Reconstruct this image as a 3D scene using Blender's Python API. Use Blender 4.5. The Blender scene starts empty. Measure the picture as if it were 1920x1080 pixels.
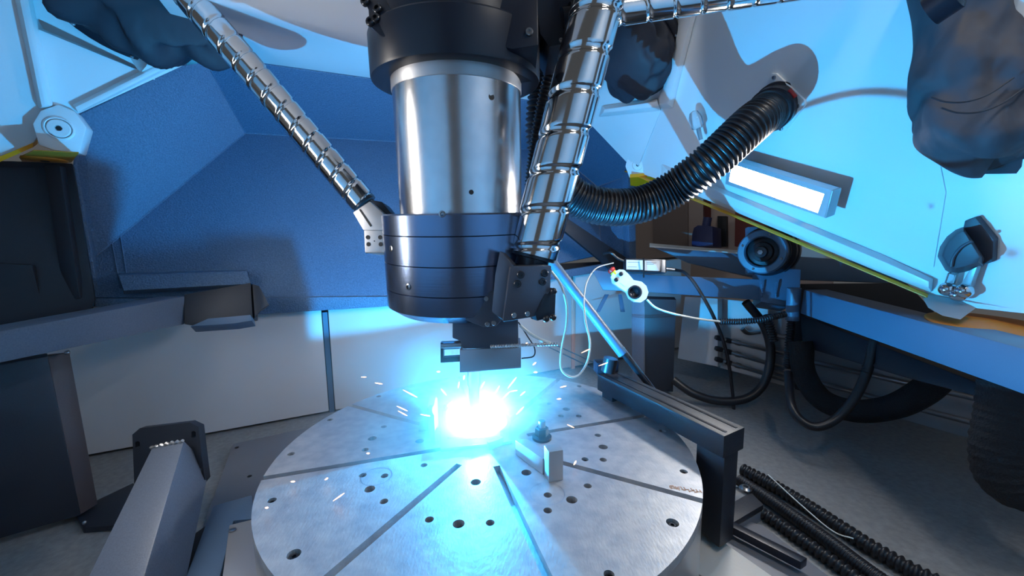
import bpy, bmesh, math, random
from mathutils import Vector as V, Matrix
from mathutils.geometry import delaunay_2d_cdt
random.seed(7)
PI = math.pi
SC = bpy.context.scene
COL = SC.collection

# ------------------------------------------------------------------ camera
FPX, PITCH, ROLL = 745.4, 0.1278, -0.0139
CAM = V((0.088, -1.145, 0.92))
_F = V((0, math.cos(PITCH), -math.sin(PITCH))); _R0 = V((1, 0, 0)); _U0 = _R0.cross(_F)
_R = _R0 * math.cos(ROLL) + _U0 * math.sin(ROLL)
_U = -_R0 * math.sin(ROLL) + _U0 * math.cos(ROLL)
cam = bpy.data.cameras.new('camera'); cam.sensor_width = 36.0; cam.lens = FPX / 1920 * 36
cam.clip_start = 0.02
co = bpy.data.objects.new('camera', cam); COL.objects.link(co)
M = Matrix.Identity(4)
for i in range(3):
    M[i][0] = _R[i]; M[i][1] = _U[i]; M[i][2] = -_F[i]; M[i][3] = CAM[i]
co.matrix_world = M
SC.camera = co

# ------------------------------------------------------------------ world, exposure
w = bpy.data.worlds.new('hall'); SC.world = w; w.use_nodes = True
w.node_tree.nodes['Background'].inputs[0].default_value = (0.94, 0.97, 1.0, 1)
w.node_tree.nodes['Background'].inputs[1].default_value = 0.085
SC.view_settings.view_transform = 'Standard'; SC.view_settings.look = 'None'
SC.view_settings.gamma = 1.0; SC.view_settings.use_curve_mapping = False
SC.view_settings.exposure = 0.0
SC.cycles.use_denoising = True
SC.cycles.volume_bounces = 0
ARC_COLOR = (0.03, 0.45, 1.0)
ARC_STRENGTH = 680000.0
LAMP_STRENGTH = 120.0
SIDE_LAMP_STRENGTH = 46.0
TOP_LAMP_STRENGTH = 75.0

# ------------------------------------------------------------------ rays and planes (build-time measuring)
def ray(px, py):
    return _F + _R * ((px - 960) / FPX) - _U * ((py - 540) / FPX)
def P(px, py, d):
    return CAM + ray(px, py) * d
class Plane:
    def __init__(s, a, b, c=None, n=None):
        s.o = V(a)
        s.n = V(n).normalized() if n is not None else (V(b) - V(a)).cross(V(c) - V(a)).normalized()
        if s.n.dot(CAM - s.o) < 0: s.n = -s.n
    def at(s, px, py):
        r = ray(px, py); return CAM + r * ((s.o - CAM).dot(s.n) / r.dot(s.n))
    def off(s, k):
        return Plane(s.o + s.n * k, None, n=s.n)
    def to(s, pts): return [s.at(*p) for p in pts]
def H(z): return Plane((0, 0, z), None, n=(0, 0, 1))
def Z(px, py, z): 
    r = ray(px, py); return CAM + r * ((z - CAM.z) / r.z)

# ------------------------------------------------------------------ mesh builder
WO = {}
class MB:
    def __init__(s): s.v = []; s.f = []
    def add(s, vs, fs):
        k = len(s.v); s.v += [V(q) for q in vs]; s.f += [tuple(i + k for i in f) for f in fs]; return s
    def box(s, c, ex, ey, ez):               # centre and three half-extent vectors
        c, ex, ey, ez = V(c), V(ex), V(ey), V(ez)
        vs = [c + ex * a + ey * b + ez * d for a in (-1, 1) for b in (-1, 1) for d in (-1, 1)]
        return s.add(vs, [(0, 1, 3, 2), (4, 6, 7, 5), (0, 4, 5, 1), (2, 3, 7, 6), (0, 2, 6, 4), (1, 5, 7, 3)])
    def prism(s, pts, ext):                  # polygon swept by a vector
        n = len(pts); pts = [V(p) for p in pts]; ext = V(ext)
        vs = pts + [p + ext for p in pts]
        fs = [tuple(range(n)), tuple(range(2 * n - 1, n - 1, -1))]
        fs += [(i, i + n, (i + 1) % n + n, (i + 1) % n) for i in range(n)]
        return s.add(vs, fs)
    def loft(s, a, b):                       # two polygons of one vertex count
        n = len(a)
        fs = [tuple(range(n)), tuple(range(2 * n - 1, n - 1, -1))]
        fs += [(i, i + n, (i + 1) % n + n, (i + 1) % n) for i in range(n)]
        return s.add(list(a) + list(b), fs)
    def lathe(s, o, ax, prof, n=48, cap=True, fn=None, ref=None):   # prof: (radius, height along ax)
        o, ax = V(o), V(ax).normalized()
        u = (V(ref) if ref is not None else (V((1, 0, 0)) if abs(ax.x) < .9 else V((0, 1, 0))))
        u = (u - ax * u.dot(ax)).normalized(); w_ = ax.cross(u)
        vs = []; fs = []; m = len(prof)
        for j, (r, h) in enumerate(prof):
            for i in range(n):
                a = 2 * PI * i / n
                rr, hh = (fn(r, h, a, j / (m - 1)) if fn else (r, h))
                vs.append(o + ax * hh + (u * math.cos(a) + w_ * math.sin(a)) * rr)
        for j in range(m - 1):
            for i in range(n):
                k = (i + 1) % n
                fs.append((j * n + i, j * n + k, (j + 1) * n + k, (j + 1) * n + i))
        if cap:
            fs.append(tuple(range(n - 1, -1, -1))); fs.append(tuple(range((m - 1) * n, m * n)))
        return s.add(vs, fs)
    def cyl(s, a, b, r, r2=None, n=24):
        a, b = V(a), V(b); L = (b - a).length
        return s.lathe(a, b - a, [(r, 0), (r if r2 is None else r2, L)], n)
    def ball(s, c, r, n=16, m=9, ax=(0, 0, 1), k=1.0):
        pr = [(max(1e-4, r * math.sin(PI * j / m)), -r * k * math.cos(PI * j / m)) for j in range(m + 1)]
        return s.lathe(c, ax, pr, n)
    def tube(s, pts, rf, n=12, step=None, cap=True):   # pts a dense path, rf radius or f(arc length)
        pts = [V(p) for p in pts]
        if step: pts = resample(pts, step)
        L = 0; vs = []; fs = []; m = len(pts); up = None
        for j, p in enumerate(pts):
            t = (pts[min(j + 1, m - 1)] - pts[max(j - 1, 0)]).normalized()
            if up is None: up = t.orthogonal().normalized()
            up = (up - t * up.dot(t)).normalized(); sd = t.cross(up)
            if j: L += (p - pts[j - 1]).length
            r = rf(L, j) if callable(rf) else rf
            for i in range(n):
                a = 2 * PI * i / n; vs.append(p + (up * math.cos(a) + sd * math.sin(a)) * r)
        for j in range(m - 1):
            for i in range(n):
                k = (i + 1) % n; fs.append((j * n + i, j * n + k, (j + 1) * n + k, (j + 1) * n + i))
        if cap: fs += [tuple(range(n - 1, -1, -1)), tuple(range((m - 1) * n, m * n))]
        return s.add(vs, fs)
    def sheet(s, pl, pts, t, holes=()):       # slab with holes, polygon in a plane, thickness away from the camera
        n = pl.n; u = n.orthogonal().normalized(); w_ = n.cross(u)
        loops = [list(pts)] + [list(h) for h in holes]
        c2 = []; cons = []
        for lp in loops:
            k = len(c2); c2 += [((p - pl.o).dot(u), (p - pl.o).dot(w_)) for p in lp]
            cons += [(k + i, k + (i + 1) % len(lp)) for i in range(len(lp))]
        r = delaunay_2d_cdt([V(q) for q in c2], cons, [], 0, 1e-7)
        vv, ff, orig = r[0], r[2], r[3]
        def inside(q, lp):
            c = False; q2 = [((p - pl.o).dot(u), (p - pl.o).dot(w_)) for p in lp]
            for i in range(len(q2)):
                (x1, y1), (x2, y2) = q2[i], q2[i - 1]
                if (y1 > q[1]) != (y2 > q[1]) and q[0] < (x2 - x1) * (q[1] - y1) / (y2 - y1) + x1: c = not c
            return c
        keep = []
        for f in ff:
            q = (sum(vv[i].x for i in f) / len(f), sum(vv[i].y for i in f) / len(f))
            if inside(q, loops[0]) and not any(inside(q, h) for h in loops[1:]): keep.append(tuple(f))
        top = [pl.o + u * q.x + w_ * q.y for q in vv]
        s.add(top, keep); s.add([p - n * t for p in top], [f[::-1] for f in keep])
        for lp in loops:
            m = len(lp); s.add(lp + [p - n * t for p in lp], [(i, i + m, (i + 1) % m + m, (i + 1) % m) for i in range(m)])
        return s
    def build(s, name, mat, parent=None, bevel=0, seg=2, smooth=35, origin=None, weld=True, label=None):
        me = bpy.data.meshes.new(name)
        if origin is None:
            if parent is None:
                lo = [min(v[i] for v in s.v) for i in range(3)]; hi = [max(v[i] for v in s.v) for i in range(3)]
                origin = V(((lo[0] + hi[0]) / 2, (lo[1] + hi[1]) / 2, lo[2]))
            else: origin = sum(s.v, V()) / len(s.v)
        me.from_pydata([v - origin for v in s.v], [], s.f)
        bm = bmesh.new(); bm.from_mesh(me)
        if weld: bmesh.ops.remove_doubles(bm, verts=bm.verts, dist=1e-5)
        bmesh.ops.recalc_face_normals(bm, faces=bm.faces)
        if bevel:
            es = [e for e in bm.edges if len(e.link_faces) == 2 and e.calc_face_angle(0) > 0.5]
            bmesh.ops.bevel(bm, geom=es, offset=bevel, segments=seg, affect='EDGES', profile=0.6, clamp_overlap=True)
        bm.to_mesh(me); bm.free()
        if smooth:
            for p in me.polygons: p.use_smooth = True
            me.set_sharp_from_angle(angle=math.radians(smooth))
        me.materials.append(mat)
        o = bpy.data.objects.new(name, me); COL.objects.link(o); WO[o.name] = origin
        if parent is not None:
            o.parent = parent; o.location = origin - WO[parent.name]
        else: o.location = origin
        if label: o['label'] = label
        return o
def thing(name, label, cat, loc, group=None):
    o = bpy.data.objects.new(name, None); COL.objects.link(o); o.location = loc; WO[o.name] = V(loc)
    o.empty_display_size = 0.05
    return tag(o, label, cat, group)
def tag(o, label, cat, group=None, kind=None):
    if label: o['label'] = label
    if cat: o['category'] = cat
    if group: o['group'] = group
    if kind: o['kind'] = kind
    return o
def resample(pts, step):
    out = [pts[0]]; acc = 0
    for a, b in zip(pts, pts[1:]):
        L = (b - a).length; t = step - acc
        while t <= L:
            out.append(a.lerp(b, t / L)); t += step
        acc = L - (t - step)
    if (out[-1] - pts[-1]).length > step * .3: out.append(pts[-1])
    return out
def spline(ctrl, k=12):
    c = [V(p) for p in ctrl]; c = [c[0] * 2 - c[1]] + c + [c[-1] * 2 - c[-2]]; out = []
    for i in range(1, len(c) - 2):
        p0, p1, p2, p3 = c[i - 1:i + 3]
        for j in range(k):
            t = j / k
            out.append(.5 * ((2 * p1) + (p2 - p0) * t + (2 * p0 - 5 * p1 + 4 * p2 - p3) * t * t + (3 * p1 - p0 - 3 * p2 + p3) * t ** 3))
    out.append(c[-2]); return out
def circle(c, n, r, k=24, ph=0):
    u = V(n).orthogonal().normalized(); w_ = V(n).normalized().cross(u)
    return [V(c) + (u * math.cos(2 * PI * i / k + ph) + w_ * math.sin(2 * PI * i / k + ph)) * r for i in range(k)]

# ------------------------------------------------------------------ materials
def mat(name, col, rough=.5, metal=0, spec=.5, bump=None, vary=None, aniso=0, coat=0):
    m = bpy.data.materials.new(name); m.use_nodes = True; nt = m.node_tree; b = nt.nodes['Principled BSDF']
    b.inputs['Base Color'].default_value = (*col, 1); b.inputs['Roughness'].default_value = rough
    b.inputs['Metallic'].default_value = metal; b.inputs['Specular IOR Level'].default_value = spec
    if aniso: b.inputs['Anisotropic'].default_value = aniso
    if coat: b.inputs['Coat Weight'].default_value = coat; b.inputs['Coat Roughness'].default_value = .1
    tc = nt.nodes.new('ShaderNodeTexCoord')
    def noise(scale, detail=4, stretch=None):
        n = nt.nodes.new('ShaderNodeTexNoise'); n.inputs['Scale'].default_value = scale; n.inputs['Detail'].default_value = detail
        if stretch:
            mp = nt.nodes.new('ShaderNodeMapping'); mp.inputs['Scale'].default_value = stretch
            nt.links.new(tc.outputs['Object'], mp.inputs[0]); nt.links.new(mp.outputs[0], n.inputs['Vector'])
        else: nt.links.new(tc.outputs['Object'], n.inputs['Vector'])
        return n
    if vary:                                    # (scale, amount, second colour, stretch)
        n = noise(vary[0], 6, vary[3] if len(vary) > 3 else None)
        r = nt.nodes.new('ShaderNodeValToRGB'); r.color_ramp.elements[0].position = .5 - .5 * vary[1]; r.color_ramp.elements[1].position = .5 + .5 * vary[1]
        r.color_ramp.elements[0].color = (*col, 1); r.color_ramp.elements[1].color = (*vary[2], 1)
        nt.links.new(n.outputs[0], r.inputs[0]); nt.links.new(r.outputs[0], b.inputs['Base Color'])
    if bump:                                    # (scale, strength, distance, stretch)
        n = noise(bump[0], 3, bump[3] if len(bump) > 3 else None)
        bp = nt.nodes.new('ShaderNodeBump'); bp.inputs['Strength'].default_value = bump[1]; bp.inputs['Distance'].default_value = bump[2]
        nt.links.new(n.outputs[0], bp.inputs['Height']); nt.links.new(bp.outputs[0], b.inputs['Normal'])
    return m
def emit(name, col, k):
    m = bpy.data.materials.new(name); m.use_nodes = True; nt = m.node_tree; nt.nodes.clear()
    e = nt.nodes.new('ShaderNodeEmission'); o = nt.nodes.new('ShaderNodeOutputMaterial')
    e.inputs[0].default_value = (*col, 1); e.inputs[1].default_value = k; nt.links.new(e.outputs[0], o.inputs[0]); return m
WHITE = mat('white_cast_paint', (.80, .82, .83), .38, bump=(220, .06, .002))
WALLP = mat('grey_white_sheet', (.62, .62, .63), .42, vary=(3, .9, (.55, .55, .57)))
HAM = mat('hammertone_blue_grey', (.06, .12, .21), .36, spec=.5, bump=(150, .9, .005), vary=(170, .35, (.11, .185, .30)))
FRAME = mat('frame_blue_grey_paint', (.085, .14, .22), .38, bump=(320, .3, .0015))
TUBEP = mat('tube_grey_paint', (.105, .125, .17), .45, bump=(300, .3, .0015), vary=(220, .5, (.14, .165, .21)))
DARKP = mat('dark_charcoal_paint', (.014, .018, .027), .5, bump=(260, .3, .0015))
BLACK = mat('black_anodised', (.011, .014, .024), .34, spec=.35, bump=(120, .04, .001))
DRUMM = mat('black_turned_metal', (.17, .225, .34), .25, metal=.95, bump=(4, .08, .001, (1, 1, 90)))
BLOCKM = mat('brushed_block_metal', (.42, .42, .43), .42, metal=.7)
STEEL = mat('ground_steel', (.62, .63, .65), .23, metal=1, vary=(30, .6, (.52, .53, .56)), bump=(8, .03, .001, (6, 6, .5)))
CHROME = mat('polished_screw_steel', (.62, .63, .65), .12, metal=1)
ALU = mat('milled_table_metal', (.54, .54, .54), .48, metal=.6, vary=(30, .5, (.36, .38, .42)), bump=(190, .3, .0015, (1, .35, 1)))
ALUS = mat('table_side_metal', (.45, .46, .48), .35, metal=.9, bump=(6, .1, .001, (1, 1, 30)))
HOLE = mat('dark_hole', (.01, .011, .014), .6)
BOLT = mat('bolt_steel', (.35, .36, .38), .3, metal=1)
BBOLT = mat('black_bolt', (.03, .032, .04), .28, metal=.5)
RUB = mat('black_rubber', (.012, .012, .016), .36)
RUBM = mat('matte_black_brush', (.010, .011, .014), .85, bump=(160, .8, .006))
FAB = mat('black_fabric', (.024, .026, .038), .62, bump=(5, .5, .03))
DENIM = mat('dark_blue_fabric', (.046, .048, .062), .75, bump=(6, .7, .05))
FLOOR = mat('textured_grey_floor', (.20, .205, .21), .55, bump=(70, .5, .004), vary=(45, .35, (.27, .272, .275)))
PLATE = mat('grey_bed_plate', (.17, .175, .20), .45, bump=(150, .25, .0015))
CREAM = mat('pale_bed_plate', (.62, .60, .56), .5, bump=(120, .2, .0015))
YEL = mat('yellow_paint', (.95, .35, .002), .45)
YEL_SHADED = mat('shaded_yellow_paint', (.60, .21, .02), .5)  # node yellow, darkened and reddened to stand for its shaded underside
RED = mat('red_plastic', (.65, .03, .025), .35)
YPL = mat('yellow_plastic', (.8, .55, .02), .35)
PALE = mat('pale_plastic', (.72, .76, .74), .4)
LABEL = mat('white_label', (.75, .76, .76), .5)
INK = mat('grey_ink', (.16, .18, .2), .6)
RUST = mat('rust_ink', (.36, .20, .12), .6)
COPPER = mat('copper_nozzle', (.70, .32, .20), .3, metal=1)
WIRE = mat('pale_cable', (.62, .66, .64), .4)
CLEAR = mat('glass_bulb', (.85, .9, .92), .05, spec=.6); CLEAR.node_tree.nodes['Principled BSDF'].inputs['Transmission Weight'].default_value = .9
BLUEP = mat('blue_plastic', (.03, .045, .16), .5)
REDP = mat('dull_red_paint', (.13, .022, .022), .6)
TAN = mat('tan_wall', (.60, .48, .43), .7)
TAND = mat('brown_panel', (.34, .27, .25), .7)
GLOW = emit('lamp_diffuser', (1.0, .95, .90), LAMP_STRENGTH)
GLOW3 = emit('top_lamp_diffuser', (1.0, .94, .86), TOP_LAMP_STRENGTH)
GLOW2 = emit('side_lamp_diffuser', (1.0, .94, .88), SIDE_LAMP_STRENGTH)
ARCM = emit('arc_plasma', ARC_COLOR, ARC_STRENGTH)
SPARK = emit('glowing_droplet', (1.0, .55, .32), 5.0)
MOLT = emit('molten_metal', (1.0, .90, .80), 14.0)

# ================================================================== SETTING
ZT = 0.30                                            # height of the table top
fl = MB().add([(-3.2, -2.6, 0), (3.6, -2.6, 0), (3.6, 3.6, 0), (-3.2, 3.6, 0), (-3.2, -2.6, -.1), (3.6, -2.6, -.1), (3.6, 3.6, -.1), (-3.2, 3.6, -.1)],
    [(0, 1, 2, 3), (4, 7, 6, 5), (0, 4, 5, 1), (1, 5, 6, 2), (2, 6, 7, 3), (3, 7, 4, 0)]).build('floor', FLOOR, origin=V((0, 0, 0)))
tag(fl, 'grey textured machine floor under the round table', None, kind='structure')
W = Plane((-1.71, .43, 0), (.53, 1.50, 0), (-1.71, .43, 1))
wd = V((2.24, 1.07, 0)).normalized(); wn = W.n
w0 = V((-1.71, .43, 0))
def wpt(s, z, k=0): return w0 + wd * s + V((0, 0, z)) + wn * k
back = MB().prism([wpt(-1.3, 0, -.10), wpt(3.6, 0, -.10), wpt(3.6, .74, -.10), wpt(-1.3, .70, -.10)], wn * -.05).build('wall_back', DARKP)
tag(back, 'low grey sheet metal back wall behind the round table', None, kind='structure')
jx = (W.at(613, 640) - w0).dot(wd); cx = (W.at(1081, 640) - w0).dot(wd)
def lipz(x):                                        # height of the pan's lower edge along the wall
    return W.at(x, 557 + (178 - x) * .0 if x <= 735 else 557 - (x - 735) * .155).z - .01
for a, b, xa, xb in ((-1.3, jx - .016, 178, 600), (jx + .016, cx - .012, 625, 1075), (cx + .02, 3.6, 1086, 1186)):
    MB().prism([wpt(a, .015, -.045), wpt(b, .015, -.045), wpt(b, lipz(xb), -.045), wpt(a, lipz(xa), -.045)], wn * -.05).build('wall_panel', WALLP, back, bevel=.004)
MB().prism([wpt(jx - .012, .0, -.06), wpt(jx + .012, .0, -.06), wpt(jx + .012, .545, -.06), wpt(jx - .012, .545, -.06)], wn * -.03).build('joint_strip', FRAME, back)
MB().prism([wpt(cx - .010, .0, -.04), wpt(cx + .018, .0, -.04), wpt(cx + .018, .545, -.04), wpt(cx - .010, .545, -.04)], wn * -.05).build('corner_trim', mat('warm_lit_trim', (.80, .50, .42), .4), back, bevel=.003, label='vertical corner trim, warm light put into its salmon colour')  # salmon base colour stands for the warm light on the trim
WR = Plane(Z(1345, 688, 0), Z(1830, 825, 0), Z(1345, 688, 0) + V((0, 0, 1)))
ra, rb = Z(1345, 688, 0), Z(1830, 825, 0); rd = (rb - ra).normalized()
wr = MB().prism([ra - rd * .1, rb + rd * 1.2, rb + rd * 1.2 + V((0, 0, .45)), ra - rd * .1 + V((0, 0, .45))], WR.n * -.05).build('wall_right', mat('dim_grey_wall', (.33, .33, .35), .6))
tag(wr, 'dim grey side wall with pipe runs behind the near blue beam', None, kind='structure')
for k, (zz, off) in enumerate(((.09, .05), (.20, .05), (.31, .05))):
    pm = MB(); a = ra - rd * .05 + V((0, 0, zz)) + WR.n * off; pm.cyl(a, rb + rd * 1.0 + V((0, 0, zz)) + WR.n * off, .013, n=14)
    for q in (.05, .55, 1.05, 1.6): pm.box(a + rd * q - WR.n * .02, rd * .012, V((0, 0, .02)), WR.n * .03)
    pm.build('pipe_run', mat('dull_pipe', (.30, .30, .32), .35, metal=.8) if k == 0 else bpy.data.materials['dull_pipe'], wr)
# hall seen through the gap on the right
HB = Plane(P(1300, 420, 3.9), P(1450, 430, 3.4), P(1300, 350, 3.9))
hb = MB().prism(HB.to([(1180, 330), (1560, 330), (1560, 640), (1180, 640)]), HB.n * -.06).build('wall_hall', TAN)
tag(hb, 'tan hall wall seen through the gap under the right casting', None, kind='structure')
for q, m_ in (((1224, 380, 1290, 462), TAND), ((1291, 352, 1322, 462), TAN), ((1345, 405, 1362, 462), DARKP), ((1318, 360, 1330, 425), REDP)):
    MB().prism(HB.off(.04).to([(q[0], q[1]), (q[2], q[1]), (q[2], q[3]), (q[0], q[3])]), HB.n * -.05).build('wall_panel', m_, hb, bevel=.003)
rp = MB().prism(HB.off(.30).to([(1378, 395), (1460, 400), (1460, 470), (1377, 462)]), HB.n * -.25).build('red_cabinet', REDP, bevel=.006)
tag(rp, 'dull red cabinet beyond the gap, left of the round drive unit', 'cabinet')
bl = thing('blue_motor', 'small blue motor standing beyond the gap below the yellow edge', 'motor', HB.off(.35).at(1322, 462))
MB().prism(HB.off(.35).to([(1297, 440), (1300, 427), (1308, 422), (1336, 424), (1337, 462), (1296, 462)]), HB.n * -.2).build('motor_body', BLUEP, bl, bevel=.012)
MB().cyl(HB.off(.30).at(1324, 424), HB.off(.30).at(1327, 408), .035).build('motor_cap', BLUEP, bl)

# ================================================================== BACK PAN
def wall_at(px, py, k=.0): return W.off(k).at(px, py)
RIM = [(380, 105), (1108, 205), (1192, 325), (1188, 487), (735, 557), (178, 558), (135, 312), (150, 214)]
rim = [wall_at(*q) for q in RIM]
Wc = Plane(rim[4], rim[5], rim[5] + (P(460, 250, (rim[0] - CAM).dot(_F) + .42) - rim[5]))
inn = Wc.to([(460, 250), (1040, 283), (1120, 350), (1128, 478)])
lowL = Wc.to([(172, 487)])[0]
pan = thing('back_enclosure_panel', 'folded blue grey hammertone pan closing the back between the white castings', 'enclosure panel', wall_at(600, 558))
def facet(pts, mat_=HAM, t=.012, name='facet_panel'):
    n = (pts[1] - pts[0]).cross(pts[2] - pts[0]).normalized()
    if n.dot(CAM - pts[0]) < 0: n = -n
    return MB().prism(pts, n * -t).build(name, mat_, pan, bevel=.002, seg=1)
facet([inn[0], inn[1], inn[2], inn[3], rim[4], rim[5], lowL])
facet([rim[0], rim[1], inn[1], inn[0]])
Lp = Plane(rim[0], inn[0], lowL)
facet([rim[0], inn[0], lowL, rim[7]])
facet([rim[7], lowL, rim[5], rim[6]])
facet([rim[1], rim[2], inn[2], inn[1]])
facet([rim[2], rim[3], inn[3], inn[2]])
MB().tube([inn[0] + Wc.n * .002, lowL + Wc.n * .002], .0035, 6).build('weld_seam', HAM, pan)
MB().tube([inn[0] + Wc.n * .002, inn[1] + Wc.n * .002], .0035, 6).build('weld_seam', HAM, pan)
MB().tube([inn[0], rim[0]], .003, 6).build('weld_seam', HAM, pan)
LP = W.off(.012)
MB().prism(LP.to([(178, 560), (735, 556), (1186, 487), (1186, 500), (735, 574), (480, 590), (178, 575)]), wn * -.035).build('bottom_lip', HAM, pan, bevel=.003)
Lg = Wc.off(.10)
MB().loft(Lg.to([(222, 516), (462, 508), (470, 532), (232, 545)]), Wc.to([(222, 512), (462, 506), (472, 540), (232, 552)])).build('ledge', HAM, pan, bevel=.003)
for xa, xb, ya, yb in ((210, 226, 455, 540), (226, 238, 443, 518)):
    MB().tube([Wc.off(.003).at(xa, ya), Wc.off(.003).at(xb, yb)], .003, 5).build('weld_seam', HAM, pan)
MB().prism(W.off(.02).to([(1178, 322), (1190, 325), (1193, 490), (1180, 490)]), wn * -.06).build('edge_flange', HAM, pan, bevel=.003)
MB().prism(W.off(.05).to([(1030, 410), (1062, 408), (1200, 500), (1150, 508)]), wn * -.03).build('dark_slanting_strip', DARKP, pan, bevel=.003)  # dark slanting strip across the pan's lower right

# ================================================================== WHITE CASTINGS
# upper back facet
UB = Plane(rim[0], rim[1], P(700, -160, (rim[0] - CAM).dot(_F) - .75))
ub = MB().prism([rim[0] + V((0, 0, .004)), rim[1] + V((0, 0, .004))] + UB.to([(1085, 90), (1050, -60), (1020, -420), (500, -420), (250, -60)]), UB.n * -.03).build('upper_back_casting', WHITE, bevel=.004)
tag(ub, 'plain white casting facet behind the steel column, above the dark pan', 'casting')
# left casting
LC = Plane(P(148, 213, 1.46), P(560, 0, 1.66), P(0, 0, 1.26))
lc = thing('left_frame_casting', 'large white cast frame corner at upper left with slot and ribs', 'casting', LC.at(110, 290))
slot_px = [(60, 34), (74, 36), (258, 124), (266, 131), (250, 128), (72, 55)]
body = [(-420, 420), (0, 298), (60, 272), (100, 205), (148, 213), (380, 106), (560, 0), (760, -125), (600, -330), (-500, -330)]
MB().sheet(LC, LC.to(body), .07, [LC.to(slot_px)]).build('casting_plate', WHITE, lc)
MB().prism(LC.off(-.10).to([(40, 10), (300, 110), (290, 150), (50, 80)]), LC.n * -.01).build('slot_back', WHITE, lc)
MB().loft(LC.off(.035).to([(30, -30), (48, -30), (93, 198), (78, 202)]), LC.to([(20, -30), (58, -30), (102, 200), (70, 204)])).build('rib', WHITE, lc, bevel=.008)
MB().loft(LC.off(.03).to([(140, 201), (300, 122), (520, 6), (528, 12), (306, 130), (146, 211)]), LC.to([(134, 196), (296, 116), (514, 0), (534, 14), (309, 134), (148, 213)])).build('edge_rib', WHITE, lc, bevel=.006)
MB().loft(LC.off(.05).to([(300, 80), (330, 88), (305, 112), (270, 128)]), LC.to([(240, 100), (380, 84), (320, 120), (262, 140)])).build('web', WHITE, lc, bevel=.006)
NP = Plane(P(110, 241, 1.42), None, n=(.55, -.8, -.05))
node_px = [(60, 232), (75, 207), (108, 195), (140, 208), (163, 239), (149, 288), (100, 282), (72, 272)]
MB().prism(NP.to(node_px), NP.n * -.09).build('node_block', WHITE, lc, bevel=.008)
nb = MB(); c = NP.at(111, 241)
nb.lathe(c, NP.n, [(.040, -.01), (.040, .004), (.036, .006), (.033, .004), (.033, -.004)], 28); nb.lathe(c, NP.n, [(.031, -.01), (.031, .006), (.028, .009), (.010, .009), (.008, .002)], 28)
bo = nb.build('node_bolt', WHITE, lc)
MB().lathe(c + NP.n * .003, NP.n, [(.008, 0), (.008, .004)], 6).build('bolt_socket', HOLE, bo)
MB().lathe(c, NP.n, [(.0335, -.01), (.0335, .0005)], 28).build('bolt_gap', HOLE, bo)
zN = NP.at(100, 284).z - .012
hexp = [(22, 290), (58, 268), (76, 276), (148, 287), (134, 305), (80, 311), (40, 306)]
hp = [P(x, y, 1.35) for x, y in hexp]
HX = H(zN)
def onz(x, y, z): return Z(x, y, z)
hpz = [onz(x, y, zN) for x, y in ((36, 296), (62, 283), (148, 287), (134, 305), (82, 311), (44, 307))]
ud = MB().prism(hpz, V((0, 0, .004))).build('node_underside', YEL_SHADED, lc, bevel=.001, label='yellow underside of the corner node, its shade put into the colour')
cc = sum(hpz, V()) / len(hpz)
MB().lathe(cc - V((0, 0, .006)), V((0, 0, 1)), [(.055, 0), (.060, .003), (.060, .01)], 32).build('node_plug', YEL_SHADED, ud)
MB().lathe(cc - V((0, 0, .008)), V((0, 0, 1)), [(.012, 0), (.012, .01)], 12).build('plug_socket', HOLE, ud)
MB().prism(LC.off(.012).to([(-10, 298), (62, 268), (62, 276), (-10, 308)]), LC.n * -.06).build('yellow_edge', YEL, lc)

# right casting
E1, E2 = P(1190, 336, 2.62), P(1750, 553, 1.25)
RC = Plane(E1, E2, P(1267, -7, 1.80))
rc = thing('right_frame_casting', 'large white cast frame wall on the right with yellow lower edge', 'casting', E2)
rpoly = [(1192, 322), (1300, 358), (1750, 553), (1832, 578), (1925, 588), (2150, 640), (2350, 300), (2100, -300), (1330, -260), (1296, 0), (1242, 200)]
MB().sheet(RC, RC.to(rpoly), .06).build('casting_plate', WHITE, rc)
ya, yb = RC.off(.004).at(1180, 320), RC.off(.004).at(1748, 554); ydir = (yb - ya).normalized()
yn = V((.05, -.6, 1)); yn = (yn - ydir * yn.dot(ydir)).normalized(); ys = yn.cross(ydir)
if ys.z > 0: ys = -ys
MB().prism([ya, yb, yb + ys * .026, ya + ys * .036], yn * -.003).build('yellow_edge', YEL, rc, bevel=.001)
MB().loft(RC.off(.04).to([(1236, 196), (1252, 196), (1302, 10), (1284, 10)]), RC.to([(1226, 204), (1262, 204), (1312, 4), (1274, 4)])).build('rib', WHITE, rc, bevel=.008)
RB = Plane(RC.at(1242, 200), RC.at(1296, 0), W.off(.03).at(1110, 236))
MB().sheet(RB, RB.to([(1192, 322), (1242, 200), (1296, 0), (1330, -260), (1060, -260), (1075, 120), (1110, 236)]), .05).build('casting_plate', WHITE, rc)
MB().loft(RB.off(.05).to([(1130, 212), (1134, 205), (1232, 190), (1236, 200)]), RB.to([(1122, 220), (1128, 198), (1232, 184), (1240, 208)])).build('rib', WHITE, rc, bevel=.006)
MB().loft(RC.off(.03).to([(1250, 318), (1660, 492), (1742, 528), (1742, 540), (1650, 506), (1250, 335)]), RC.to([(1240, 306), (1660, 478), (1752, 522), (1747, 550), (1650, 512), (1240, 340)])).build('edge_rib', WHITE, rc, bevel=.006)
MB().tube([RC.off(.001).at(1750, 250), RC.off(.001).at(1773, 360), RC.off(.001).at(1750, 500)], .002, 5).build('weld_seam', WHITE, rc)
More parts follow.
